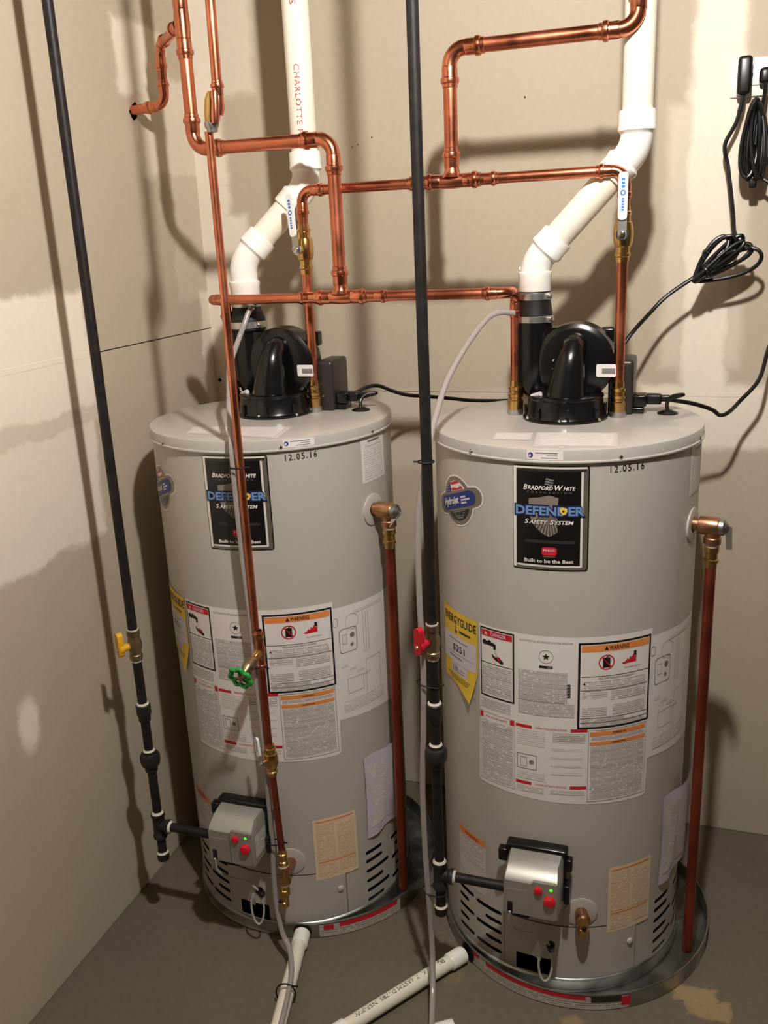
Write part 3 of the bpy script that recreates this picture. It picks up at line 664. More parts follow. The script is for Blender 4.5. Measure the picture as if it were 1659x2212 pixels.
def gas_control(parent, side_label):
    """silver gas control with red buttons, its pigtail and the black burner door below"""
    root = MB(); cx = -.007; yf = -.380
    def loop(y, x0, x1, z0, z1, ch): return [Vector((x0, y, z0)), Vector((x1, y, z0)), Vector((x1, y, z1-ch)), Vector((x1-ch*.5, y, z1)), Vector((x0+ch*.5, y, z1)), Vector((x0, y, z1-ch))]
    L = [loop(-.300, cx-.057, cx+.058, .284, .384, .008), loop(-.330, cx-.057, cx+.058, .276, .383, .010), loop(-.350, cx-.057, cx+.057, .274, .380, .012), loop(yf+.004, cx-.057, cx+.057, .273, .360, .006), loop(yf, cx-.055, cx+.055, .275, .355, .006)]
    root.hull(L, 'silver_plastic')
    o = root.build('gas_control', parent); o['label'] = 'silver gas control box with red buttons and a green light'
    bk = MB(); bk.box((cx, -.297, .330), (.130, .03, .125), 'black_plastic', .006); bk.box((cx-.071, -.306, .364), (.02, .02, .030), 'black_plastic', .004); bk.box((cx+.069, -.306, .362), (.014, .02, .03), 'black_plastic', .004); bk.box((cx+.067, -.312, .297), (.012, .03, .045), 'black_plastic', .003); bk.build('back_housing', o)
    pn = MB(); pn.hull([[Vector((cx+x, y, z)) for x, z in rrect(.002, .055, .277, .364, .007, 4)] for y in (yf+.004, yf-.0035)], 'silver_plastic'); pn.build('control_panel', o)
    yb = yf-.003
    MB().lathe((cx+.0165, yb, .3455), (0, -1, 0), [(0, .0088), (.005, .0086), (.007, .006), (.0072, .0005)], 'red_button', 18).build('igniter_button', o)
    MB().lathe((cx+.040, yb, .3235), (0, -1, 0), [(0, .0125), (.006, .0122), (.009, .009), (.0095, .0005)], 'red_button', 20).build('temperature_knob', o)
    MB().sheet(disc(cx+.0425, .3515, .0034, n=10), lambda u, v, f: Vector((u, yf-.0035-f, v)), .0006, 'led_green', step=.05).build('status_light', o)
    front = lambda u, v, f: Vector((u, yf-f, v))
    MB().text('Honeywell', cx-.028, .3345, .0062, front, .0005, 'foil_white', width=.040).build('maker_name', o)
    MB().box((cx-.043, yf+.0005, .290), (.012, .003, .028), 'black_matte', .002).build('cable_slot', o)
    if side_label: MB().rect(-.370, -.318, .290, .346, lambda u, v, f: Vector((cx+.0577+f, u, v)), .0006, 'print_grey').build('side_label', o)
    ca = MB(); ca.tube(smooth_path([(cx-.043, yf-.002, .280), (cx-.046, -.372, .240), (cx-.038, -.352, .210), (cx-.018, -.344, .200), (cx+.008, -.340, .194), (cx+.028, -.336, .178), (cx+.036, -.330, .160)], 6), .0025, 'cable_grey', 8)
    lp = [(cx+.024+.014*math.cos(a), -.322-.010*math.sin(a*.5), .112+.045*math.sin(a)) for a in [2*PI*k/24 for k in range(24)]]
    ca.tube(lp, .0026, 'cable_grey', 8, closed=True); ca.build('pilot_cable', o)
    bb = MB(); bb.box((cx-.030, -.312, .250), (.040, .045, .050), 'black_plastic', .006); bb.box((cx+.006, -.306, .244), (.020, .03, .036), 'black_plastic', .004); bb.build('manifold', o); MB().lathe((cx+.036, -.328, .160), (0, -.6, 1), [(-.012, .009), (.012, .009)], 'black_plastic', 12).build('cable_grommet', o)
    tg = MB(); tg.sheet([(-.010, .120), (.006, .158), (.014, .136), (.012, .106)], lambda u, v, f: Vector((cx+u, -.316-f, v)), 0, 'sticker_clear', step=.02); tg.build('cable_tag', o)
    # burner door and dark opening
    dr = MB(); dr.sheet([(A(-17.5), .036), (A(44.5), .036), (A(44.5), .168), (A(20), .172), (A(0), .176), (A(-17.5), .178)], SB, .0016, 'tank_grey', step=.012); dr.sheet([(A(-17.8), .0345), (A(44.9), .0345), (A(44.9), .1695), (A(20), .1735), (A(0), .1775), (A(-17.8), .1795)], SB, .0006, 'foil_dark', step=.02)
    dr.lathe(SB(A(41.5), .113, .001), SB(1, 0, 0)-SB(1, 0, 0) if False else Vector((math.sin(41.5*D2R), -math.cos(41.5*D2R), 0)), [(0, .009), (.004, .007), (.006, .002)], 'tank_grey', 12)
    do = dr.build('burner_door', parent)
    MB().sheet(rrect(A(-11.5), A(4.5), .040, .083, .002), SB, .0022, 'void', step=.02).build('burner_opening', do)

def flanges(parent, drain):
    a = 75*D2R; d = Vector((math.sin(a), -math.cos(a), 0)); MB().lathe(d*(TR-.006)+Vector((0, 0, 1.052)), d, [(0, .037), (.0075, .037), (.0085, .034), (.0085, .016)], 'ring_grey', 30, cap=False).build('port_ring', parent)
    a = 17.5*D2R; d = Vector((math.sin(a), -math.cos(a), 0)); MB().lathe(d*(TR-.005)+Vector((0, 0, .214)), d, [(0, .036), (.0065, .036), (.0075, .033), (.0075, .012)], 'ring_grey', 30, cap=False).build('port_ring', parent)
    if drain:
        b = MB(); o = d*TR+Vector((0, 0, .214)); b.lathe(o, d, [(0, .014), (.02, .014), (.021, .016), (.030, .016), (.034, .012)], 'bronze', 18)
        e = o+d*.026; b.lathe(e, (0, 0, -1), [(-.012, .010), (.0, .012), (.016, .011), (.017, .0135), (.024, .0135), (.026, .0115), (.038, .0115), (.040, .007)], 'brass', 18)
        b.lathe(e+d*.011+Vector((0, 0, -.012)), d, [(0, .006), (.004, .005), (.0045, .0035)], 'black_matte', 12); b.build('drain_valve', parent)

def blower(parent):
    bx, by = -.004, .030
    v = MB()
    v.lathe((bx, by, ZT), (0, 0, 1), [(0, .091), (.0045, .091), (.006, .086), (.010, .083), (.044, .080), (.047, .082), (.051, .081), (.053, .076), (.055, .060), (.057, .02)], 'black_plastic', 48)
    for k in range(8):
        a = 2*PI*k/8+.2; v.box((bx+.085*math.cos(a), by+.085*math.sin(a), ZT+.016), (.006, .006, .03), 'black_plastic', .002)
    o = v.build('blower', parent); o['label'] = 'glossy black draft blower on the heater top'
    vx, vz, vr = .013, 1.366, .084
    s_ = MB(); s_.lathe((vx, .034, vz), (0, 1, 0), [(0, .02), (0, .070), (.002, .076), (.006, vr-.001), (.010, vr), (.060, vr), (.064, vr-.003), (.068, .07), (.068, .02)], 'black_plastic', 56)
    s_.lathe((-.077, .070, 1.318), (0, 0, 1), [(-.034, .004), (-.030, .018), (-.02, .029), (0, .036), (.06, .038), (.133, .038)], 'black_plastic', 32)
    s_.hull([[Vector((x, y, z)) for x, z in ((-.113, 1.33), (-.06, 1.30), (.0, 1.30), (.0, 1.44), (-.045, 1.44), (-.113, 1.44))] for y in (.042, .098)], 'black_plastic')
    s_.lathe((vx, .10, vz), (0, 1, 0), [(0, .050), (.045, .048), (.05, .042)], 'black_plastic', 30)
    s_.box((vx+.062, .112, vz+.050), (.03, .03, .034), 'black_plastic', .005)
    s_.build('volute', o)
    d = MB(); P = smooth_path([(bx+.004, .000, 1.290), (bx+.008, .002, 1.335), (bx+.013, .006, 1.375), (bx+.016, .022, 1.400), (bx+.018, .045, 1.404)], 5)
    n = len(P); d.tube(P, [.044-.017*min(1, i/(n*.62)) for i in range(n)], 'black_plastic', 24); d.build('inlet_duct', o)
    for x, y, z in ((bx, by-.088, ZT+.008), (-.030, .030, 1.372), (-.030, .030, 1.354), (bx-.072, by-.055, ZT+.008), (bx+.078, by-.050, ZT+.006)):
        MB().sphere((x, y, z), .0036, 'chrome', 8).build('screw', o)
    c = MB(); c.box((.1125, .115, 1.309), (.046, .105, .118), 'brown_black', .008); cb = c.build('control_box', o)
    MB().box((.0905, .058, 1.309), (.012, .03, .114), 'black_plastic', .004).build('box_bracket', o)
    MB().rect(.060, .101, 1.337, 1.364, lambda u, q, f: Vector((u, .033-f, q)), .001, 'lab_white', r=.003).build('rating_sticker', o)
    pp = MB(); pp.rect(.072, .099, 1.344, 1.355, lambda u, q, f: Vector((u, .033-f, q)), .0015, 'ink_grey'); pp.build('barcode', o)
    k = MB(); k.box((.148, .095, 1.278), (.03, .040, .026), 'black_plastic', .004); k.box((.143, .10, 1.256), (.03, .045, .014), 'black_plastic', .003); k.build('power_socket', o)
    nb = MB(); nb.cyl((-.070, -.005, 1.300), (-.050, -.018, 1.308), .0055, 'sticker_clear', 12); nb.build('drain_nub', o)

def nipples(parent, pts):
    for x, y in pts:
        n = MB(); n.lathe((x, y, ZT), (0, 0, 1), [(0, .0175), (.012, .0175), (.013, .015), (.02, .0135)], 'steel', 20); n.build('steel_nipple', parent)

def pouch(parent, a0, a1):
    def surf(u, v, off):
        t_ = (u-A(a0))/(A(a1)-A(a0)); q = (v-.228)/.23
        return SB(u, v, .003+.020*t_*(.35+.65*q)+.004*math.sin(t_*9+q*3)+off)
    s_ = MB(); s_.sheet([(A(a0), .222), (A(a1), .236), (A(a1), .458), (A(a0), .446)], surf, 0, 'paper_lilac', step=.012); s_.sheet([(A(a0), .222), (A(a1), .236), (A(a1), .458), (A(a0), .446)], surf, -.0018, 'paper_lilac', step=.02)
    o = s_.build('manual_pouch', parent); o['label'] = 'folded paper manual in a pouch on the jacket side'
    p = MB()
    for k in range(2): p.rect(A(a0)+.008+k*.062, A(a0)+.060+k*.062, .25, .42, surf, .0006, 'print_pale', step=.008)
    p.build('manual_print', o)

def heater(loc, label, badge_a, stick_a, date_a, labels, nips, side_label, drain):
    t = thing('water_heater', label, 'water heater', (loc[0], loc[1], .0), 'pair of tank water heaters')
    jacket(t)
    MB().lathe((0, 0, 0), (0, 0, 1), [(.033, .2), (.033, .262), (.2, .262), (.2, .2)], 'black_matte', 60, cap=False).build('inner_liner', t)
    MB().lathe((0, 0, 0), (0, 0, 1), [(.0024, .05), (.0024, .286), (.006, .287), (.010, .2845), (.030, .2845), (.034, .2815), (.035, .279), (.035, .26)], 'galv', 100, cap=False).build('base_ring', t)
    cap_top(t, stick_a, date_a, labels)
    badge(t, badge_a); hydrojet(t); main_label(t); energy_guide(t); small_labels(t); gas_control(t, side_label); flanges(t, drain); blower(t); nipples(t, nips); pouch(t, 58.5, 85.5)
    gx, gy = (.2075, .088) if drain else (.1975, .0785)
    g = MB(); g.lathe((gx, gy, ZT), (0, 0, 1), [(0, .022), (.002, .022), (.004, .018), (.007, .010)], 'cord', 22); g.tube(smooth_path([(gx, gy, ZT+.004), (gx-.002, gy+.006, ZT+.022), (gx+.008, gy+.02, ZT+.034), (gx+.03, gy+.03, ZT+.036), (gx+.006, gy+.03, ZT+.030), (gx-.03, gy+.026, ZT+.030), (.165, .095, 1.279)], 6), .0042, 'cord', 10); g.build('cord_grommet', t)
    return t
T1 = (.3832, -.4341); T2 = (1.0710, -.4211)
heater(T1, 'grey tank water heater on the left, beside the left wall, copper drop pipe in front', 7.8, 36.5, 37.4,
       [[(-.122, -.151), (.11, -.1255), (.127, -.2466), (-.104, -.2184)]], [(-.119, .047), (.091, .052)], True, False)
heater(T2, 'grey tank water heater on the right with a brass drain valve on its front', 2.4, .2, 32.3,
       [[(-.119, -.149), (-.0446, -.140), (-.0385, -.208), (-.1128, -.213)], [(-.038, -.135), (.1206, -.121), (.1294, -.247), (-.0231, -.267)]], [(-.116, .050), (.106, .042)], False, True)

# drain pans under the heaters
def pan(c, label, strip, drain_a):
    t = thing('drain_pan', label, 'drain pan', (c[0], c[1], 0), 'metal drain pans')
    R = .3185
    MB().lathe((0, 0, 0), (0, 0, 1), [(.0003, .01), (.0003, R-.003), (.002, R), (.040, R), (.0425, R+.0025), (.0445, R+.0012), (.0445, R-.001), (.041, R-.0028), (.0035, R-.0038), (.0022, R-.006), (.0022, .01)], 'galv', 120, cap=False).build('tray', t)
    S = cylsurf(R); p = MB()
    for a0, a1, z0, z1, m in strip: p.rect(A(a0, R), A(a1, R), z0, z1, S, .0008 if m != 'print_pan' else .0005, m)
    p.build('pan_label', t)
    a = drain_a*D2R; d = Vector((math.sin(a), -math.cos(a), 0)); MB().lathe(d*(R-.001)+Vector((0, 0, .021)), d, [(0, .0225), (.004, .0225), (.005, .020)], 'rubber', 26).build('drain_gasket', t)
P1 = (T1[0]+.0251, T1[1]+.032); P2 = (T2[0]+.0377, T2[1]-.0067)
pan(P1, 'round galvanised drain pan under the left water heater', [(22, 62, .003, .040, 'print_pan'), (24, 28.5, .022, .036, 'lab_red'), (31, 60, .026, .039, 'lab_red')], 14.5)
pan(P2, 'round galvanised drain pan under the right water heater', [(-40, 29, .003, .040, 'print_pan'), (-39, -35, .028, .038, 'lab_red'), (-31, 12, .028, .039, 'lab_red'), (14, 26, .022, .038, 'foil_dark'), (26, 30, .010, .034, 'lab_red')], -42.2)

# ------------------------------------------------------------------ copper piping
R34, R1, R12 = .0111, .0143, .0080
def cup(mb, p, d, r, m):
    """press-fitting socket: p = where the socket starts, d = direction out over the pipe"""
    k = r/.0111
    mb.lathe(p, d, [(0, r*1.05), (.003*k, r*1.13), (.014*k, r*1.13), (.016*k, r*1.16), (.0175*k, r*1.33), (.021*k, r*1.36), (.0245*k, r*1.30), (.026*k, r*1.12), (.031*k, r*1.10), (.032*k, r*1.0)], m, 24, cap=False)
def run(parent, pts, r, m='copper', fit='copper_fit', start_cup=False, end_cup=False, Rb=None, nocup=()):
    """pipes between the points and an elbow at each inner point"""
    P = [Vector(p) for p in pts]; Rb = Rb or r*2.3; trim = [0]*len(P)
    for i in range(1, len(P)-1):
        d1 = P[i]-P[i-1]; d2 = P[i+1]-P[i]; arc, t_ = arc_corner(P[i], d1, d2, Rb); trim[i] = t_
        e = MB(); e.tube(arc, r*1.06, fit, 20, cap=False)
        if (i, 0) not in nocup: cup(e, arc[0], -d1.normalized(), r, fit)
        if (i, 1) not in nocup: cup(e, arc[-1], d2.normalized(), r, fit)
        e.build('elbow', parent)
    for i in range(len(P)-1):
        d = (P[i+1]-P[i]).normalized(); a = P[i]+d*trim[i]*.95; b = P[i+1]-d*trim[i+1]*.95
        MB().cyl(a, b, r, m, 24).build('pipe', parent)
def tee(parent, c, ax, br, r, rb, fit='copper_fit', couple=None):
    c = Vector(c); ax = Vector(ax).normalized(); br = Vector(br).normalized(); mb = MB(); L = r*1.9
    mb.lathe(c-ax*L, ax, [(0, r*1.1), (L*.5, r*1.16), (L, r*1.2), (L*1.5, r*1.16), (2*L, r*1.1)], fit, 24, cap=False)
    mb.lathe(c, br, [(r*.55, rb*1.62), (r*.85, rb*1.42), (r*1.1, rb*1.26), (r*1.4, rb*1.15), (r*2.0, rb*1.08)], fit, 28, cap=False)
    cup(mb, c+ax*L, ax, r, fit); cup(mb, c-ax*L, -ax, r, fit); cup(mb, c+br*r*1.9, br, rb, fit)
    mb.build('tee', parent)
def coupling(parent, a, d, r, L=.03, fit='copper_fit'):
    mb = MB(); d = Vector(d).normalized(); a = Vector(a); mb.lathe(a-d*L*.5, d, [(0, r*1.12), (L, r*1.12)], fit, 24); cup(mb, a+d*L*.3, d, r, fit); cup(mb, a-d*L*.3, -d, r, fit); mb.build('coupling', parent)
def brass_end(parent, x, y, z0=ZT+.0125, z1=1.326):
    """brass female adapter on a heater nipple"""
    mb = MB(); h = z1-z0
    mb.lathe((x, y, z0), (0, 0, 1), [(0, .0172), (.020, .0175), (.022, .0150), (.026, .0150), (.028, .0170), (.034, .0172), (.036, .0140), (h-.022, .0138), (h-.020, .0158), (h-.014, .0160), (h-.012, .0132), (h, .0124)], 'brass', 24)
    mb.lathe((x, y, z0-.003), (0, 0, 1), [(0, .0168), (.004, .0170)], 'tape_white', 20)
    mb.build('brass_adapter', parent)
def ball_valve(parent, c, r=R34, hd=(0, -1, 0), hl=.118, lean=0.0, scale=1.0):
    """brass body along z with a white-sleeved lever on its front"""
    c = Vector(c); hd = Vector(hd).normalized(); k = scale; b = MB()
    b.lathe(c-Vector((0, 0, .055*k)), (0, 0, 1), [(0, r*1.14), (.010*k, r*1.18), (.012*k, r*1.42), (.017*k, r*1.42), (.019*k, r*1.25), (.030*k, r*1.25), (.032*k, r*1.55), (.042*k, r*1.75), (.056*k, r*1.85), (.068*k, r*1.75), (.078*k, r*1.55), (.080*k, r*1.25), (.091*k, r*1.25), (.093*k, r*1.42), (.098*k, r*1.42), (.1*k, r*1.18), (.110*k, r*1.14)], 'brass', 22)
    b.lathe(c, hd, [(0, r*1.1), (r*2.3, r*1.05)], 'brass', 18)
    o = b.build('ball_valve', parent)
    st = c+hd*(r*2.4); sx = hd.cross(Vector((0, 0, 1))).normalized()
    h = MB(); h.lathe(st-hd*.002, hd, [(0, .0125*k), (.003, .0125*k), (.0035, .0075*k), (.010, .0072*k), (.011, .003)], 'chrome', 18)
    upv = (Vector((0, 0, 1))+sx*lean).normalized(); sd = upv.cross(hd)
    def strip(a, bb, w0, w1, th, off, m, r_=0):
        f = lambda u, v, q: st+hd*(off+q)+upv*v+sd*u
        pl = rrect(-w0, w0, a, bb, min(w0*.95, .006), 4)
        h.hull([[f(u*(w1/w0 if v > (a+bb)/2 else 1), v, q) for u, v in pl] for q in (0, th)], m)
    strip(-.010*k, .034*k, .0085*k, .0085*k, .0022, .002, 'steel')
    ho = h.build('lever', o)
    h = MB(); strip(.028*k, hl, .0088*k, .0092*k, .005, .0035, 'vinyl_white'); so = h.build('lever_sleeve', o)
    p = MB(); f = lambda u, v, q: st+hd*(.0087+q)+upv*v+sd*u
    z = .045*k
    for i in range(5): p.rect(-.0026*k, .0026*k, z+i*.0052*k, z+i*.0052*k+.0036*k, f, .0002, 'ink_blue')
    p.sheet(disc(0, z+.034*k, .0056*k, n=14), f, .0002, 'ink_blue', step=.05); p.sheet(disc(0, z+.034*k, .003*k, n=10), f, .0004, 'vinyl_white', step=.05)
    for i in range(3): p.rect(-.0034*k, .0034*k, z+(.043+i*.007)*k, z+(.043+i*.007)*k+.005*k, f, .0002, 'ink_blue')
    p.build('sleeve_print', so)

# lower header: feeds the left nipple of each heater, riser to the left, wall stub
t = thing('cold_water_piping', 'copper header low behind the gas pipe, with a riser looping to the left wall', 'copper pipe', (.577, -.435, 1.519))
def rel(o, pts): return [Vector(p)-Vector(o.location) for p in pts]
HY, HZ = -.435, 1.519
run(t, rel(t, [(.577, HY, HZ), (.234, HY, HZ), (.262, -.386, HZ), (.264, -.387, 1.322)]), R34, Rb=.021, nocup=((1, 1), (2, 0)))
run(t, rel(t, [(.577, HY, HZ), (.953, HY, HZ), (.955, -.371, HZ), (.955, -.371, 1.322)]), R34, Rb=.025, nocup=((1, 1), (2, 0)))
tee(t, rel(t, [(.577, HY, HZ)])[0], (1, 0, 0), (0, 0, 1), .0130, R1)
coupling(t, rel(t, [(.650, HY, HZ)])[0], (1, 0, 0), R34, .018); coupling(t, rel(t, [(.508, HY, HZ)])[0], (1, 0, 0), R34, .012)
run(t, rel(t, [(.577, HY, HZ+.02), (.577, HY, 1.847), (.247, HY, 1.847), (.2465, HY, ZC)]), R1)
tee(t, rel(t, [(.2465, HY, 2.098)])[0], (0, 0, 1), (-.8, .6, 0), R1, R34)
run(t, rel(t, [(.240, -.430, 2.098), (.094, -.2805, 2.098), (.092, -.2805, 1.968), (-.02, -.2805, 1.962)]), R34)
for x, y in ((.264, -.387), (.955, -.371)): brass_end(t, x-.577, y-HY, ZT+.0125-HZ, 1.326-HZ)
# upper header: right nipple of each heater through a ball valve, riser at the back
t = thing('hot_water_piping', 'upper copper header with two white-handled ball valves and a tall riser', 'copper pipe', (.822, -.380, 1.749))
HY, HZ = -.380, 1.749
run(t, rel(t, [(.822, HY, HZ), (.4745, HY, HZ), (.4745, -.382, 1.322)]), R34)
run(t, rel(t, [(.822, HY, HZ), (1.178, HY, HZ), (1.177, -.379, 1.322)]), R34)
tee(t, rel(t, [(.822, HY, HZ)])[0], (1, 0, 0), (0, 0, 1), .0130, R1)
coupling(t, rel(t, [(.885, HY, HZ)])[0], (1, 0, 0), R34, .018); coupling(t, rel(t, [(.757, HY, HZ)])[0], (1, 0, 0), R34, .010)
run(t, rel(t, [(.822, HY, HZ+.02), (.822, HY, 2.003), (1.193, HY, 2.003), (1.193, HY, ZC)]), R1)
ball_valve(t, rel(t, [(.4745, -.381, 1.624)])[0], lean=.06, hd=(-.35, -.94, 0)); ball_valve(t, rel(t, [(1.1775, -.379, 1.626)])[0], lean=0, hd=(0, -1, 0))
for x, y in ((.4745, -.382), (1.177, -.379)): brass_end(t, x-.822, y-HY, ZT+.0125-HZ, 1.326-HZ)
# front drop: check valve at the top, hose bibb, ball valve, tee into the left heater's drain port
FX, FY = .4690, -.757
t = thing('recirculation_pipe', 'thin copper drop pipe in front of the left heater, with a green hose valve', 'copper pipe', (FX, FY, 0))
MB().cyl((.017, 0, 1.925), (.025, 0, ZC), .0092, 'copper', 22).build('pipe', t)
m_ = MB(); cup(m_, Vector((.017, 0, 1.900)), (.02, 0, 1), .0092, 'copper_fit'); m_.lathe((.014, 0, 1.868), (.05, 0, 1), [(0, .0098), (.012, .0125), (.030, .0115), (.036, .0098)], 'copper_fit', 20); m_.build('coupling', t)
m_ = MB(); m_.lathe((.001, -.003, 1.850), (.13, .02, 1), [(0, .0095), (.006, .0130), (.020, .0150), (.042, .0150), (.052, .0125), (.058, .0095)], 'brass', 22); m_.lathe((.0005, -.003, 1.852), (.1, 0, -1), [(-.006, .0135), (.002, .0132), (.006, .0105), (.012, .0092)], 'galv', 20); m_.lathe((.012, -.010, 1.853), (.05, .06, 1), [(0, .0070), (.010, .0086), (.05, .0086), (.055, .007)], 'copper_fit', 14); m_.build('check_valve', t)
MB().cyl((-.007, 0, .845), (-.008, 0, 1.842), R12, 'copper', 20).build('pipe', t)
m_ = MB(); cup(m_, Vector((-.002, 0, .820)), (0, 0, 1), R12*1.06, 'copper_fit'); m_.lathe((-.001, 0, .772), (0, 0, 1), [(0, .0088), (.016, .0100), (.028, .0120), (.040, .0100), (.052, .0095)], 'copper_fit', 20, cap=False); cup(m_, Vector((-.001, 0, .778)), (0, 0, -1), R12*1.06, 'copper_fit'); m_.build('tee', t)
bd = Vector((-.10, -.93, -.30)).normalized(); b0 = Vector((-.001, 0, .797)); m_ = MB()
m_.lathe(b0, bd, [(0, .0095), (.022, .0095), (.024, .0085), (.030, .0085)], 'brass', 18); m_.lathe(b0+bd*.030, bd, [(0, .0088), (.003, .0090)], 'tape_white', 18)
m_.lathe(b0+bd*.033, bd, [(0, .0125), (.020, .0130), (.022, .0115), (.030, .011), (.036, .007), (.052, .0045)], 'valve_grey', 18)
m_.lathe(b0+bd*.045, (-.35, -.2, -.9), [(0, .010), (.026, .010), (.028, .0118), (.036, .0118)], 'valve_grey', 16); hb = m_.build('hose_valve', t)
m_ = MB(); wc = b0+bd*.086; d_, x_, y_ = m_.frame(bd); N = 84; ring = []
for k in range(N):
    a = 2*PI*k/N; rr = .0232+.0028*math.cos(7*a); ring.append(wc+(x_*math.cos(a)+y_*math.sin(a))*rr)
m_.tube(ring, .0048, 'green_paint', 10, closed=True)
for k in range(3):
    a = 2*PI*k/3+.4; m_.cyl(wc, wc+(x_*math.cos(a)+y_*math.sin(a))*.020, .0036, 'green_paint', 10)
wo = m_.build('handwheel', hb); wo['label'] = 'green handwheel'
m_ = MB(); m_.lathe(wc-bd*.006, bd, [(0, .0075), (.010, .0070), (.012, .0030)], 'bronze', 14); m_.build('wheel_nut', hb)
MB().cyl((-.001, 0, .56), (-.001, 0, .775), R12, 'copper_dull', 20).build('pipe', t)
ball_valve(t, (.001, 0, .527), r=.0094, hd=(-.5, -.87, 0), hl=.066, lean=.12, scale=.72)
MB().cyl((.001, 0, .49), (.008, 0, .262), R12, 'copper_dull', 20).build('pipe', t)
m_ = MB(); m_.lathe((.008, 0, .292), (0, 0, -1), [(0, .0088), (.010, .0092), (.012, .0120), (.018, .0120), (.020, .0100), (.030, .0105), (.032, .0128), (.042, .0128)], 'brass', 20); m_.lathe((.008, 0, .250), (0, 0, -1), [(0, .0125), (.006, .0130)], 'tape_white', 20); m_.build('brass_adapter', t)
m_ = MB(); m_.lathe((.008, 0, .246), (0, 0, -1), [(0, .0150), (.006, .0155), (.010, .0130), (.034, .0130), (.038, .0155), (.046, .0150)], 'bronze', 20); hd_ = Vector((.4697, -.7004, .214))-Vector((FX+.008, FY, .224)); m_.lathe((.008, 0, .224), hd_, [(0, .012), (hd_.length, .0125)], 'bronze', 18); m_.lathe((.008, 0, .200), (0, 0, -1), [(0, .0135), (.006, .0130)], 'tape_white', 20); m_.build('drain_tee', t)
m_ = MB(); m_.lathe((.008, -.001, .195), (0, -.25, -1), [(0, .0110), (.012, .0115), (.014, .0135), (.024, .0135), (.026, .0110), (.040, .0110), (.042, .0125), (.052, .0125), (.054, .0095)], 'brass', 20); m_.lathe((.004, -.018, .158), (-.1, -1, -.2), [(0, .0065), (.004, .006), (.0045, .004)], 'black_matte', 12); m_.build('boiler_drain', t)

# relief valves with their discharge pipes
def relief(T, label, zb, dy, lever):
    a = 75*D2R; d = Vector((math.sin(a), -math.cos(a), 0)); c = d*.321; t = thing('relief_pipe', label, 'relief valve', (T[0]+c.x, T[1]+c.y, 0), 'relief valves and discharge pipes')
    z = 1.054; b = MB(); b.lathe(Vector((0, 0, z))-d*.040, d, [(0, .0135), (.012, .0135), (.014, .0185), (.022, .0195), (.050, .0195), (.054, .0175)], 'bronze', 22)
    b.lathe((0, 0, z), (0, 0, -1), [(0, .016), (.022, .0155), (.024, .0175), (.036, .0175)], 'bronze', 22); o = b.build('valve_body', t)
    k = MB(); k.lathe(Vector((0, 0, z))+d*.014, d, [(0, .0175), (.008, .0165), (.014, .010), (.018, .004)], 'galv', 18); k.build('valve_cap', t)
    l = MB(); e = Vector((0, 0, z+.004))+d*.030; q = e+lever
    n_ = lever.cross(d).normalized()*.0013; sd = lever.cross(n_).normalized()*.0068; l.hull([[e-sd-n_, e+sd-n_, e+sd+n_, e-sd+n_], [q-sd*.8-n_, q+sd*.8-n_, q+sd*.8+n_, q-sd*.8+n_]], 'steel'); l.build('test_lever', t)
    m = MB(); m.lathe((0, 0, z-.036), (0, 0, -1), [(0, .0150), (.006, .0140)], 'tape_white', 20); m.lathe((0, 0, z-.042), (0, 0, -1), [(0, .0150), (.012, .0150), (.014, .0128), (.026, .0125), (.028, .0152), (.034, .0152), (.036, .0125), (.046, .0120)], 'brass', 22); m.build('brass_adapter', t)
    MB().cyl((0, 0, z-.070), (.008*0, dy, zb), R34, 'copper_dull', 22).build('pipe', t)
relief(T1, 'copper relief pipe down the right side of the left heater, behind the gas pipe', .052, -.012, Vector((-.026, -.006, -.036)))
relief(T2, 'copper relief pipe down the right side of the right heater, nearest the bare wall', .046, -.045, Vector((.004, -.003, -.048)))

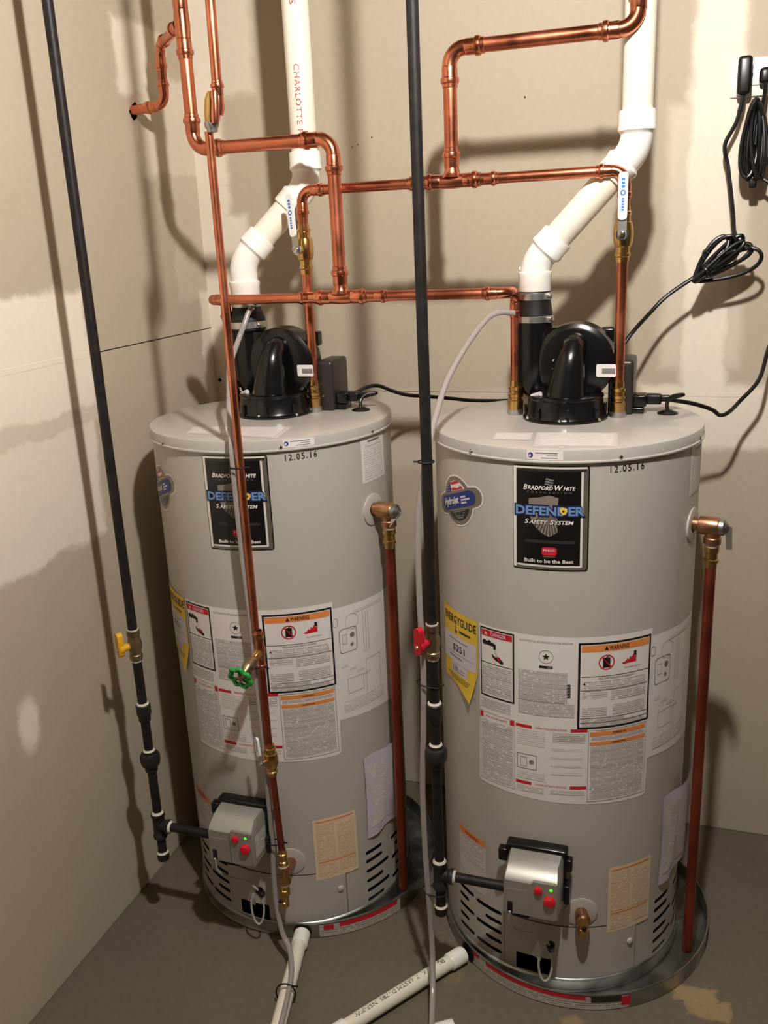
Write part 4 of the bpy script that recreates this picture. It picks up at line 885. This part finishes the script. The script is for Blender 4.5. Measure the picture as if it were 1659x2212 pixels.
# ------------------------------------------------------------------ black gas pipes
def gas(x, y, label, zv, fits, zt, xb, zcap, handle, big):
    t = thing('gas_pipe', label, 'gas pipe', (x, y, 0), 'black iron gas pipes'); r = .01065
    MB().cyl((0, 0, zv+.026), (0, 0, ZC), r, 'black_iron', 22).build('pipe', t)
    v = MB(); v.lathe((0, 0, zv-.036), (0, 0, 1), [(0, .0145), (.012, .0150), (.014, .0130), (.022, .0140), (.030, .0165), (.042, .0165), (.050, .0140), (.058, .0130), (.060, .0150), (.072, .0145)], 'valve_grey', 8, smooth=False)
    for z in (zv+.036, zv-.038): v.lathe((0, 0, z-.003), (0, 0, 1), [(0, .0118), (.006, .0125)], 'tape_white', 16)
    vo = v.build('gas_valve', t); hd = Vector((-.55, -.83, 0)).normalized()
    h = MB(); h.lathe(Vector((0, 0, zv)), hd, [(.014, .008), (.026, .0085), (.028, .0125), (.036, .0130), (.038, .011)], handle, 16)
    sd = Vector((0, 0, 1)).cross(hd); c = hd*.032+Vector((0, 0, zv))
    pl = capsule(0, .010, .058, .0095, PI/2); h.hull([[c+hd*q+sd*u+Vector((0, 0, w_)) for u, w_ in pl] for q in (-.004, .009)], handle)
    h.lathe(c+hd*.009+Vector((0, 0, -.002)), hd, [(0, .0045), (.002, .0035)], 'steel', 10); ho = h.build('valve_handle', vo)
    zs = [zv-.030]+[f[1] for f in fits]+[zt]
    for a, b in zip(zs, zs[1:]): MB().cyl((0, 0, b), (0, 0, a), r, 'black_iron', 20).build('pipe', t)
    for kind, z in fits:
        f = MB()
        if kind == 'reducer': f.lathe((0, 0, z), (0, 0, 1), [(-.024, .0125), (-.022, .0140), (-.010, .0145), (-.004, .0170), (.018, .0172), (.020, .0150)], 'iron_fit', 20); f.lathe((0, 0, z+.019), (0, 0, 1), [(0, .0150), (.005, .0125)], 'tape_white', 20)
        else: f.lathe((0, 0, z), (0, 0, 1), [(-.034, .0130), (-.030, .0150), (-.016, .0155), (-.014, .0215), (-.006, .0235), (.008, .0235), (.014, .0205), (.016, .0165), (.022, .0155)], 'iron_fit', 8 if False else 20); f.lathe((0, 0, z+.021), (0, 0, 1), [(0, .0150), (.005, .0122)], 'tape_white', 20)
        f.build(kind if kind == 'union' else 'reducer_coupling', t)
    f = MB(); f.lathe((0, 0, zt), (0, 0, 1), [(-.034, .0165), (-.026, .0170), (-.022, .0145), (.022, .0145), (.026, .0170), (.034, .0165)], 'iron_fit', 20)
    f.lathe((0, 0, zt), (1, 0, 0), [(0, .0145), (.020, .0145), (.023, .0172), (.031, .0168)], 'iron_fit', 20); f.lathe((.031, 0, zt), (1, 0, 0), [(0, .0150), (.005, .0120)], 'tape_white', 18); f.lathe((0, 0, zt+.034), (0, 0, 1), [(0, .0150), (.005, .0122)], 'tape_white', 18)
    f.build('gas_tee', t)
    MB().cyl((.028, 0, zt), (xb-x, 0, zt), r, 'black_iron', 20).build('branch_nipple', t)
    MB().cyl((0, 0, zcap), (0, 0, zt-.02), r, 'black_iron', 20).build('pipe', t)
    f = MB(); f.lathe((0, 0, zcap+.006), (0, 0, -1), [(-.005, .0120), (0, .0150)], 'tape_white', 18, cap=False); f.lathe((0, 0, zcap+.006), (0, 0, -1), [(0, .0145), (.010, .0148), (.020, .0135), (.024, .008)], 'iron_fit', 18); f.build('drip_cap', t)
    return t
gas(.151, -.760, 'black gas pipe by the left wall with a yellow valve handle', .778, [('reducer', .607), ('union', .482)], .298, .318, .214, 'yellow_plastic', False)
gas(.8585, -.760, 'black gas pipe between the heaters with a red valve handle', .862, [('reducer', .702), ('union', .604)], .304, 1.006, .216, 'red_plastic', True)

# ------------------------------------------------------------------ PVC vents
RP = .03015
def vent(A_, B_, label, z_low, cone, txt):
    A_ = Vector(A_); B_ = Vector(B_); t = thing('vent_pipe', label, 'vent pipe', (A_.x, A_.y, z_low)); o = Vector(t.location)
    a, b = A_-o, B_-o; d = (b-a).normalized(); zv = Vector((0, 0, 1))
    rub = MB(); r0_, r1_ = cone; rub.lathe((0, 0, 0), zv, [(-.004, r0_-.003), (-.002, r0_), (.020, r0_), (.024, r0_-.0005), (.046, r1_), (.070, r1_), (.072, r1_-.002)], 'rubber', 36); rub.build('rubber_coupling', t)
    for z, r in ((.010, r0_), (.059, r1_)):
        c = MB(); c.lathe((0, 0, z-.008), zv, [(0, r+.0004), (.001, r+.0016), (.015, r+.0016), (.016, r+.0004)], 'steel', 36, cap=False); s_ = Vector((r*.80, -r*.55, z)); c.box(s_+Vector((.002, -.002, 0)), (.014, .010, .013), 'steel', .002); c.lathe(s_+Vector((.006, -.004, 0)), (.8, -.5, .1), [(0, .0048), (.008, .0048), (.009, .003)], 'chrome', 8); c.build('hose_clamp', t)
    h = MB(); zb = .068
    h.lathe((0, 0, zb), zv, [(0, .0335), (.002, .0348), (.030, .0348), (.034, .0362), (.041, .0362), (.043, .0320)], 'pvc_fit', 36); h.build('hub', t)
    def elbow(c, d1, d2, hubs):
        e = MB(); arc, tl = arc_corner(c, d1, d2, .07, 8); pth = [arc[0]-d1*.022]+arc+[arc[-1]+d2*.012]; e.tube(pth, .0318, 'pvc_fit', 32, cap=False)
        for p_, dd in hubs: e.lathe(p_, dd, [(-.006, .0318), (-.002, .0345), (.0, .0372), (.007, .0374), (.009, .0362), (.034, .0360), (.038, .0345), (.038, .0300)], 'pvc_fit', 36, cap=False)
        e.sphere(c-Vector((.032, -.006, .012)), .0042, 'pvc_fit', 8) if c.z < .2 else None
        e.build('vent_elbow', t)
    tl = .07*math.tan(zv.angle(d)/2)
    elbow(a, zv, d, [(a+d*(tl+.006), d)]); elbow(b, d, zv, [(b-d*(tl+.006), -d), (b+zv*(tl+.006), zv)])
    MB().cyl(a+d*(tl+.01), b-d*(tl+.01), RP, 'pvc', 36).build('pipe', t)
    up_ = MB(); up_.cyl(b+zv*(tl+.01), Vector((b.x, b.y, ZC-o.z)), RP, 'pvc', 36); uo = up_.build('pipe', t)
    if txt:
        p = MB(); ctr = Vector((b.x, b.y, 0)); az = math.atan2(CAM.x-B_.x, -(CAM.y-B_.y))-.42
        S = lambda u, v, off: ctr+Vector(((RP+off)*math.sin(az+u/RP), -(RP+off)*math.cos(az+u/RP), v-o.z))
        p.text('CHARLOTTE P', 0, 2.016, .0125, S, .0004, 'lab_red', 'LEFT', width=.142, rot=-PI/2, spacing=1.15); p.build('pipe_print', uo)
        p = MB(); p.text('IUS', 0, 2.172, .014, S, .0004, 'lab_red', 'LEFT', width=.038, rot=-PI/2); p.build('pipe_print', uo)
        q = MB(); dd = d; side = dd.cross(Vector((0, 0, 1))).normalized(); nn = (-side if side.y > 0 else side); upn = dd.cross(side).normalized()
    return t
vent((.3090, -.370, 1.604), (.4550, -.300, 1.764), 'white plastic vent pipe above the left heater, printed in red', 1.4465, (.0425, .0345), True)
vent((.9925, -.345, 1.5755), (1.1950, -.345, 1.7895), 'white plastic vent pipe above the right heater, plain and wider angled', 1.4465, (.0385, .0345), False)

# ------------------------------------------------------------------ pan drain pipes on the floor
def floor_pipe(a, b, label, joints, txt=None):
    a = Vector(a); b = Vector(b); d = (b-a).normalized(); r = .0167; t = thing('drain_pipe', label, 'drain pipe', (a.x, a.y, 0), 'white floor drain pipes'); o = Vector(t.location)
    po = MB().cyl(a-o, b-o, r, 'pvc', 28).build('pipe', t)
    for s0, s1 in joints: MB().lathe(a-o+d*s0, d, [(0, r), (.001, r*1.2), (s1-s0-.003, r*1.2), (s1-s0, r*1.12)], 'pvc_fit', 28).build('coupling', t)
    if txt:
        side = Vector((-d.y, d.x, 0)); p = MB()
        S = lambda u, v, off: a-o+d*u+(Vector((0, 0, 1))*math.cos(v/r)+side*math.sin(v/r))*(r+off)
        for body, u, wd in txt: p.text(body, u, -.0035, -.0105 if False else .0095, S, .0004, 'ink_dim', 'LEFT', width=wd)
        p.build('pipe_print', po)
floor_pipe((.4905, -.716, .0215), (.560, -1.03, .0215), 'white plastic drain pipe under the clear tube, from the left pan', [(.002, .042), (.285, .31)])
floor_pipe((.8850, -.6735, .0215), (.640, -1.02, .0215), 'white plastic drain pipe with black print, from the right pan', [(.002, .045), (.335, .38)], [('BJ', .060, .016), ('K', .115, .008), ('7', .135, .007), ('(ASTM', .152, .042), ('D1785', .200, .042), ('NSF-PW', .252, .058)])
t = thing('pipe_offcut', 'short white pipe end on the floor at the bottom edge', 'pipe', (.885, -.905, 0)); MB().cyl((-.03, -.02, .0205), (.03, .02, .0205), .0200, 'pvc_fit', 26).build('coupling', t)

# ------------------------------------------------------------------ clear condensate tubes with cable ties
def cable_tie(parent, c, rx, ry, tilt=0.0, tail=(1, 0, 0)):
    m = MB(); pts = [Vector(c)+Vector((rx*math.cos(a), ry*math.sin(a), tilt*math.cos(a))) for a in [2*PI*k/28 for k in range(28)]]
    m.tube(pts, .0017, 'black_matte', 6, closed=True); tv = Vector(tail).normalized(); e = Vector(c)+Vector((tv.x*rx, tv.y*ry, 0)); m.cyl(e, e+tv*.009, .0018, 'black_matte', 6); m.build('cable_tie', parent)
def clear_tube(label, pts, ties, r=.0062):
    o = Vector(pts[len(pts)//2]); t = thing('condensate_tube', label, 'tube', (o.x, o.y, 0)); o = Vector((o.x, o.y, 0))
    MB().tube([p-o for p in smooth_path(pts, 8)], r, 'clear_tube', 12).build('tube', t)
    for c, rx, ry, tilt, tail in ties: cable_tie(t, Vector(c)-o, rx, ry, tilt, tail)
    return t
tb = clear_tube('clear drain tube tied to the thin copper pipe in front of the left heater',
    [(.345, -.409, 1.500), (.338, -.420, 1.488), (.332, -.435, 1.462), (.322, -.455, 1.425), (.330, -.520, 1.375), (.372, -.610, 1.338), (.416, -.700, 1.300), (.438, -.742, 1.255), (.442, -.752, 1.20), (.443, -.752, 1.05), (.449, -.752, .86), (.449, -.750, .70), (.452, -.750, .56), (.450, -.748, .42), (.450, -.750, .30), (.450, -.758, .22), (.454, -.766, .14), (.470, -.780, .075), (.496, -.800, .050), (.528, -.860, .0470), (.549, -.93, .0465), (.572, -1.03, .045)],
    [((.453, -.755, 1.205), .018, .011, 0, (1, .1, 0)), ((.459, -.756, .758), .019, .013, .003, (1, -.2, 0)), ((.462, -.755, .305), .020, .012, .003, (1, .2, .2))])
m_ = MB(); tc = Vector((.5325, -.905, .0295))-Vector((tb.location.x, tb.location.y, 0)); sx_ = Vector((.976, .216, 0))
m_.tube([tc+sx_*.022*math.cos(a)+Vector((0, 0, .0262*math.sin(a))) for a in [2*PI*k/24 for k in range(24)]], .0019, 'black_matte', 6, closed=True); m_.cyl(tc+sx_*.014+Vector((0, 0, .021)), tc+sx_*.030+Vector((0, -.004, .024)), .002, 'black_matte', 6); m_.build('cable_tie', tb)
clear_tube('clear drain tube arching from the right blower and down along the gas pipe',
    [(.957, -.398, 1.474), (.930, -.420, 1.478), (.905, -.440, 1.465), (.876, -.500, 1.418), (.858, -.590, 1.362), (.860, -.690, 1.310), (.858, -.738, 1.262), (.850, -.748, 1.215), (.838, -.752, 1.14), (.834, -.757, 1.04), (.835, -.760, .92), (.838, -.762, .80), (.834, -.764, .66), (.828, -.766, .52), (.830, -.770, .38), (.836, -.776, .25), (.842, -.784, .15), (.850, -.810, .09), (.864, -.868, .0500), (.884, -.95, .0488)],
    [((.856, -.757, 1.232), .0155, .0145, 0, (-1, -.2, 0)), ((.847, -.761, .765), .024, .0135, -.004, (1, .1, 0)), ((.846, -.766, .262), .026, .016, -.003, (-1, 0, 0))])

# ------------------------------------------------------------------ wall outlet, plugs and cords
t = thing('wall_outlet', 'white outlet plate on the back wall at the right edge', 'outlet', (1.43, 0, 1.945))
pl = MB(); pl.box((0, -.003, 0), (.116, .006, .079), 'white_plastic', .002); pl.box((.004, -.0065, .000), (.068, .004, .034), 'white_plastic', .001); pl.build('cover_plate', t)
MB().lathe((-.046, -.006, .003), (0, -1, 0), [(0, .003), (.001, .002)], 'steel', 8).build('plate_screw', t)
for x in (-.018, .022):
    for dx in (-.005, .005): MB().box((x+dx, -.0088, .004), (.0016, .0008, .008), 'black_matte').build('outlet_slot', t)
def cord(name, label, loc, parts_):
    t = thing(name, label, 'power cord', loc); o = Vector(loc)
    for nm, kind, dat in parts_:
        m = MB()
        if kind == 'tube': pts, r = dat; m.tube([p-o for p in smooth_path(pts, 7)], r, 'cord', 10)
        elif kind == 'loops':
            for ring, r in dat: m.tube([Vector(p)-o for p in ring], r, 'cord', 10, closed=True)
        elif kind == 'box':
            for c, sz, bev in dat: m.box(Vector(c)-o, sz, 'cord', bev)
        elif kind == 'wire': pts, r = dat; m.tube([p-o for p in smooth_path(pts, 7)], r, 'steel', 6)
        m.build(nm, t)
    return t
def loop3(c, ax, nrm, L, w_, bulge, n=40, ph=0.0, tp=.45):
    """pear-shaped cord loop: long axis ax, in the plane with normal nrm"""
    ax = Vector(ax).normalized(); nrm = Vector(nrm).normalized(); sd = nrm.cross(ax).normalized(); out = []
    for k in range(n):
        a = 2*PI*k/n; q = math.cos(a); wd = w_*(tp+(1-tp)*((q+1)/2)**1.1)
        out.append(Vector(c)+ax*(L/2*q)+sd*(wd*math.sin(a))+nrm*(bulge*math.sin(2*a+ph)))
    return out
cx_ = Vector((1.371, -.115, 1.558)); axc = Vector((.80, 0, .62)); nrc = Vector((0, -1, 0))
coil = []
for k, (L, w_, dy, rot) in enumerate(((.128, .016, 0, .10), (.118, .028, -.008, .20), (.150, .036, .008, -.32), (.122, .010, -.013, .02), (.134, .022, .013, -.12), (.114, .024, -.004, .34), (.128, .014, .004, -.18), (.120, .020, .010, .05), (.108, .012, -.010, -.06))):
    a_ = (axc+Vector((-axc.z, 0, axc.x))*rot).normalized(); st_ = Vector((1.322, -.115, 1.520)); coil.append((loop3(st_+a_*(L/2-.004*(k % 3))+Vector((0, dy, 0)), a_, nrc+Vector((.15*math.sin(k), 0, .2*math.cos(k))), L, w_, .004, ph=k, tp=.42), .0046))
coil.append(([Vector((1.343, -.115, 1.537))+Vector((-.62*.016*math.cos(a), .020*math.sin(a), .80*.016*math.cos(a))) for a in [2*PI*k/20 for k in range(20)]], .0046))
cord('power_cord', 'long black cord from the left heater to the outlet, coiled midway on the wall side', (1.39, -.02, 1.9), [
    ('plug', 'box', [((1.400, -.026, 1.946), (.030, .034, .080), .008)]),
    ('plug_boot', 'tube', ([(1.399, -.030, 1.910), (1.398, -.034, 1.890), (1.394, -.038, 1.872)], .0060)),
    ('cord', 'tube', ([(1.396, -.036, 1.885), (1.388, -.042, 1.850), (1.369, -.05, 1.812), (1.368, -.05, 1.79), (1.375, -.05, 1.765), (1.383, -.062, 1.719), (1.392, -.09, 1.66), (1.396, -.11, 1.622), (1.403, -.118, 1.60)], .0047)),
    ('coil', 'loops', coil),
    ('cord', 'tube', ([(1.330, -.115, 1.530), (1.308, -.12, 1.517), (1.259, -.13, 1.483), (1.226, -.15, 1.449), (1.185, -.20, 1.402), (1.150, -.215, 1.345), (1.11, -.185, 1.285), (1.03, -.125, 1.25), (.93, -.085, 1.23), (.798, -.080, 1.226), (.742, -.10, 1.234), (.673, -.12, 1.243), (.633, -.15, 1.251), (.612, -.20, 1.269), (.590, -.25, 1.291), (.566, -.270, 1.290), (.553, -.300, 1.284), (.535, -.325, 1.278), (.515, -.337, 1.278)], .0047)),
    ('heater_plug', 'box', [((.556, -.334, 1.279), (.030, .026, .022), .005), ((.578, -.326, 1.281), (.022, .016, .014), .004)]),
    ('twist_tie', 'wire', ([(1.345, -.128, 1.575), (1.335, -.135, 1.583), (1.332, -.13, 1.571), (1.337, -.125, 1.562)], .0012))])
bun = []
for k in range(9):
    c = Vector((1.4265+.0022*(k-4), -.062-.013*math.sin(k*1.7), 1.815-.004*(k % 3))); bun.append((loop3(c, (.05*(k-4)*.5, 0, -1), Vector((.25*math.sin(k), -1, 0)), .158, .010+.0022*((k*5) % 9), .004, ph=k*1.1, tp=.62), .0047))
cord('power_cord', 'black cord of the right heater rising at the right edge, bundled below the outlet', (1.44, -.02, 1.93), [
    ('plug', 'box', [((1.4425, -.022, 1.943), (.024, .028, .034), .008)]),
    ('cord', 'tube', ([(1.4445, -.030, 1.930), (1.443, -.045, 1.90), (1.438, -.06, 1.87), (1.432, -.064, 1.84), (1.430, -.064, 1.80)], .0047)),
    ('bundle', 'loops', bun),
    ('prong_end', 'box', [((1.430, -.064, 1.722), (.018, .016, .026), .004)]),
    ('cord', 'tube', ([(1.440, -.064, 1.735), (1.475, -.07, 1.70), (1.51, -.08, 1.58), (1.505, -.09, 1.43), (1.486, -.10, 1.357), (1.470, -.12, 1.291), (1.433, -.14, 1.246), (1.408, -.18, 1.226), (1.389, -.20, 1.222), (1.372, -.222, 1.238), (1.345, -.245, 1.252), (1.315, -.262, 1.262), (1.27, -.282, 1.271), (1.245, -.30, 1.271)], .0047)),
    ('heater_plug', 'box', [((1.248, -.318, 1.279), (.034, .026, .022), .005), ((1.272, -.316, 1.280), (.022, .015, .014), .004)])])
